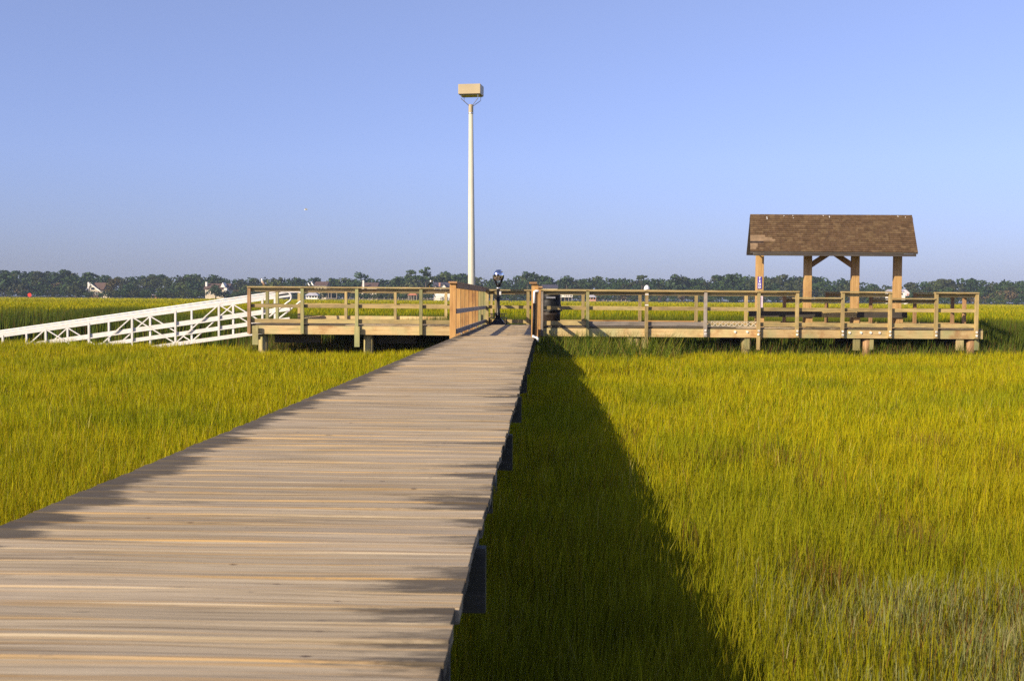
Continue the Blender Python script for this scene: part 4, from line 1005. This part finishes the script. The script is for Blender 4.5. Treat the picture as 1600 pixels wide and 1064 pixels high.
# brown roofs above the rail
def roof_house(px0, px1, ytop, yeave, label, mat, chim=None, wall='cream'):
    o = thing('house', label, 'house', (hx((px0 + px1) / 2), DH + 3, 0))
    MB().box(hx(px0 + 1), hx(px1 - 1), DH + 3, DH + 11, -.1, hz_(yeave, px0)).build('wall', M[wall], o)
    rf_ = gable(MB(), hx(px0), hx(px1), DH + 2.6, DH + 11.4, hz_(yeave, px0), hz_(ytop, px0), 'x').build('roof', mat, o)
    if chim: MB().box(hx(chim[0]), hx(chim[1]), DH + 2.0, DH + 2.8, -.1, hz_(chim[2], px0)).build('chimney', M['hwhite'], o)
    for q in range(3):
        a = px0 + 3 + q * (px1 - px0 - 6) / 3; win(o, hx(a), hx(a + 2), DH + 3, hz_(yeave + 7, px0), hz_(yeave + 3, px0))
    return o
roof_house(488, 509, 439.6, 446, 'long brown roofed house behind the pair of white birds', M['broof'])
roof_house(562, 588, 441.2, 449, 'brown roofed house with a tall white chimney', M['broof'], (565.0, 567.6, 438))
roof_house(847, 872, 444.5, 450, 'blue grey roofed house behind the trash can', M['droof'])
# white house with brick chimney and dark roof
h5 = thing('house', 'white gabled house with a dark roof and brick chimney', 'house', (hx(696), DH, 0))
MB().box(hx(678), hx(713), DH, DH + 9, -.1, hz_(450, 695)).build('wall', M['hwhite'], h5)
rf = gable(MB(), hx(676), hx(715), DH - .4, DH + 9.4, hz_(450.5, 695), hz_(441, 695), 'x').build('roof', M['droof'], h5)
for a, b_, tp in ((677.5, 682.5, 445.7), (687.5, 698, 443.3), (703, 709, 445.7)):
    gb = MB().prism([(hx(a), DH - .9, hz_(450, a)), (hx((a + b_) / 2), DH - .9, hz_(tp, a)), (hx(b_), DH - .9, hz_(450, a))], (0, 5, 0)).build('gable', M['hwhite'], h5)
    for s0, s1 in ((a - .6, (a + b_) / 2), (b_ + .6, (a + b_) / 2)):
        MB().bar((hx(s0), DH + 1, hz_(450.3, a)), (hx(s1), DH + 1, hz_(tp - .4, a)), .25, 4.6, up=(0, 0, 1)).build('gable_roof', M['droof'], gb)
MB().box(hx(685), hx(687.6), DH + 1, DH + 2, 0, hz_(441.8, 686)).build('chimney', M['brick'], rf)
for a in (680, 690, 694, 705, 709): win(h5, hx(a), hx(a + 2), DH, hz_(458, 690), hz_(453.5, 690), M['glass'])
MB().box(hx(685), hx(695), DH - 2.5, DH - .95, hz_(464, 690), hz_(461, 690)).build('porch', M['hwhite'], h5)
for a in (686, 690.5, 694.2, 701.3): MB().box(hx(a), hx(a + .8), DH - 2.4, DH - 2.1, -.1, hz_(461.2, 690) if a < 700 else hz_(457, 690)).build('porch_post', M['hwhite'], h5)
# waterside pavilions
DP = 450
def pavilion(px0, px1, yt, ye, yb_, label, rmat, wmat, posts, half=None):
    xa, xb = X(px0, DP), X(px1, DP); zt_, ze_ = at(px0, yt, DP).z, at(px0, ye, DP).z; xm_ = (xa + xb) / 2; wv = (xb - xa)
    o = thing('pavilion', label, 'pavilion', (xm_, DP, 0))
    mb = MB(); dp = wv * .45; tp = wv * .2
    mb.quadbox([(xa, DP - dp, ze_), (xb, DP - dp, ze_), (xb, DP + dp, ze_), (xa, DP + dp, ze_), (xm_ - tp, DP - tp * .3, zt_), (xm_ + tp, DP - tp * .3, zt_), (xm_ + tp, DP + tp * .3, zt_), (xm_ - tp, DP + tp * .3, zt_)]); mb.build('roof', rmat, o)
    for k in range(posts):
        x = xa + wv * (.1 + .8 * k / (posts - 1))
        for yy in (DP - dp * .85, DP + dp * .8): MB().box(x - .12, x + .12, yy, yy + .24, -1.2, ze_).build('post', wmat, o)
    MB().box(xa + wv * .06, xb - wv * .06, DP - dp * .9, DP + dp * .9, .0, .16).build('floor', M['farwood'], o)
    if half: MB().box(xa + wv * .09, xb - wv * .09, DP - dp * .95, DP - dp * .9, .18, half).build('half_wall', wmat, o)
    return o
pavilion(478, 499.5, 456.5, 462, 467, 'white waterside pavilion with a grey hipped roof', M['groof'], M['hwhite'], 5, .75)
pavilion(637, 653, 457.8, 461.5, 468, 'small gazebo with a terracotta red hipped roof', M['troof'], M['farwood'], 4)
pavilion(917, 932, 461, 464.5, 470, 'reddish boathouse with a light grey roof', M['groof'], M['brick'], 4, .9)
o = thing('pergola', 'bare brown dock frame right of the white pavilion', 'pergola', (X(519, DP), DP, 0))
for p_ in (512.5, 517, 525.5): MB().box(X(p_, DP), X(p_ + .9, DP), DP, DP + .25, -1.2, at(519, 457.6, DP).z).build('post', M['farwood'], o)
MB().box(X(511, DP), X(527, DP), DP - .05, DP + .3, at(519, 457.6, DP).z, at(519, 456.8, DP).z).build('beam', M['farwood'], o)
MB().box(X(511, DP), X(527, DP), DP - 1, DP + 2, at(519, 467, DP).z, at(519, 466, DP).z).build('floor', M['farwood'], o)
# white raised dock house near the trash can
o = thing('dock_house', 'white raised dock house with an open railing right of the trash can', 'dock house', (X(885, DP), DP, 0))
xa, xb = X(874.5, DP), X(894.5, DP); z1 = at(885, 463.5, DP).z
MB().box(xa, xb, DP, DP + 4, z1 - .25, z1).build('floor', M['hwhite'], o)
for p_ in (876, 882, 888, 893): MB().box(X(p_, DP), X(p_ + .8, DP), DP + .2, DP + .5, -1.2, z1 - .25).build('post', M['farwood'], o)
for p_ in (874.6, 877.5, 880.5, 883.5, 886.5, 889.5, 893.6): MB().box(X(p_, DP), X(p_ + .7, DP), DP + .05, DP + .25, z1, at(885, 457, DP).z).build('upright', M['hwhite'], o)
MB().box(xa, xb, DP + .04, DP + .24, at(885, 461.8, DP).z, at(885, 461, DP).z).build('handrail', M['hwhite'], o)
MB().box(X(878, DP), X(891, DP), DP + 2, DP + 3.8, z1, at(885, 458, DP).z).build('wall', M['cream'], o)
MB().box(xa, xb, DP - .2, DP + 4.2, at(885, 457, DP).z, at(885, 456, DP).z).build('roof', M['hwhite'], o)
# white building behind the shelter
o = thing('house', 'white house with a pink gable behind the right shelter post', 'house', (hx(1408), DH, 0))
xa, xb = hx(1392), hx(1414)
MB().box(xa, xb, DH, DH + 8, -.1, hz_(455.5, 1405)).build('wall', M['hwhite'], o)
gable(MB(), xa - .3, hx(1415.5), DH - .4, DH + 8.4, hz_(456, 1405), hz_(452, 1405), 'x').build('roof', M['groof'], o)
MB().prism([(hx(1413), DH - .6, hz_(462.5, 1415)), (hx(1413), DH - .6, hz_(456, 1415)), (hx(1415), DH - .6, hz_(453, 1415)), (hx(1420), DH - .6, hz_(457.5, 1415)), (hx(1419), DH - .6, hz_(462.5, 1415))], (0, 6, 0)).build('gable', M['lilac'], o)
for a in (1394, 1399, 1408): win(o, hx(a), hx(a + 2), DH, hz_(461, 1405), hz_(458, 1405))
MB().box(hx(1416), hx(1418.3), DH - .72, DH - .61, hz_(462, 1415), hz_(459, 1415)).build('door', M['brick'], o)
o = thing('boat', 'small white boat moored at the marsh edge behind the lowered rail', 'boat', (X(1413, 452), 452, 0))
xa, xb = X(1406.5, 452), X(1420, 452); zb_ = at(1413, 475.2, 452).z
mb = MB(); mb.quadbox([(xa + .4, 451.5, zb_), (xb - .9, 451.5, zb_), (xb - .9, 452.8, zb_), (xa + .4, 452.8, zb_), (xa, 451.2, zb_ + .55), (xb, 452, zb_ + .7), (xb, 452.3, zb_ + .7), (xa, 453.1, zb_ + .55)]); mb.build('hull', M['hwhite'], o)
MB().box(xa + 1.2, xa + 2.0, 451.8, 452.5, zb_ + .55, zb_ + .95).build('console', M['hwhite'], o)

# red day mark out on the marsh
rp = at(46.5, 461, 210)
o = thing('channel_marker', 'round red channel marker on a thin pole in the marsh', 'marker', (rp.x, 210, -.3))
MB().tube([(rp.x, 210.05, -.3), (rp.x, 210.05, rp.z + .25)], .05, 8).build('pole', M['farwood'], o)
MB().tube([(rp.x, 209.9, rp.z), (rp.x, 209.98, rp.z)], .36, 20).build('disc', M['red'], o)
# plank piers along the far shore
for (pa, pb, lab) in ((500, 636, 'low grey pier beside the white pavilion'), (654, 722, 'low grey pier in front of the white gabled house'), (932, 985, 'low grey pier beside the reddish boathouse')):
    o = thing('pier', lab, 'pier', (X((pa + pb) / 2, DP), DP, 0), 'piers along the far shore')
    za = at((pa + pb) / 2, 467.0 if pa < 900 else 470, DP).z
    MB().box(X(pa, DP), X(pb, DP), DP + 1, DP + 2.4, za - .12, za).build('deck', M['farwood'], o)
    q = pa
    while q < pb:
        MB().tube([(X(q, DP), DP + .9, -1), (X(q, DP), DP + .9, za + random.uniform(.2, .75))], .14, 6).build('piling', M['farwood'], o); q += random.uniform(5, 11)

# ------------------------------------------------------------------ haze
hzm = bpy.data.materials.new('haze_air'); hzm.use_nodes = True; hn = hzm.node_tree.nodes; hn.clear()
ho = hn.new("ShaderNodeOutputMaterial"); pv = hn.new("ShaderNodeVolumePrincipled"); pv.inputs['Color'].default_value = (0.62, 0.78, 1.0, 1); pv.inputs['Density'].default_value = .00019
hzm.node_tree.links.new(pv.outputs[0], ho.inputs['Volume'])
o = MB().box(-1650, 1650, -90, 1850, -3.2, 26).build('haze', hzm)
tag(o, 'thin pale blue summer haze over the marsh', 'haze', kind='stuff')
for ob in S.objects:
    if 'base' in ob: del ob['base']
    if 'rail_y' in ob: del ob['rail_y']
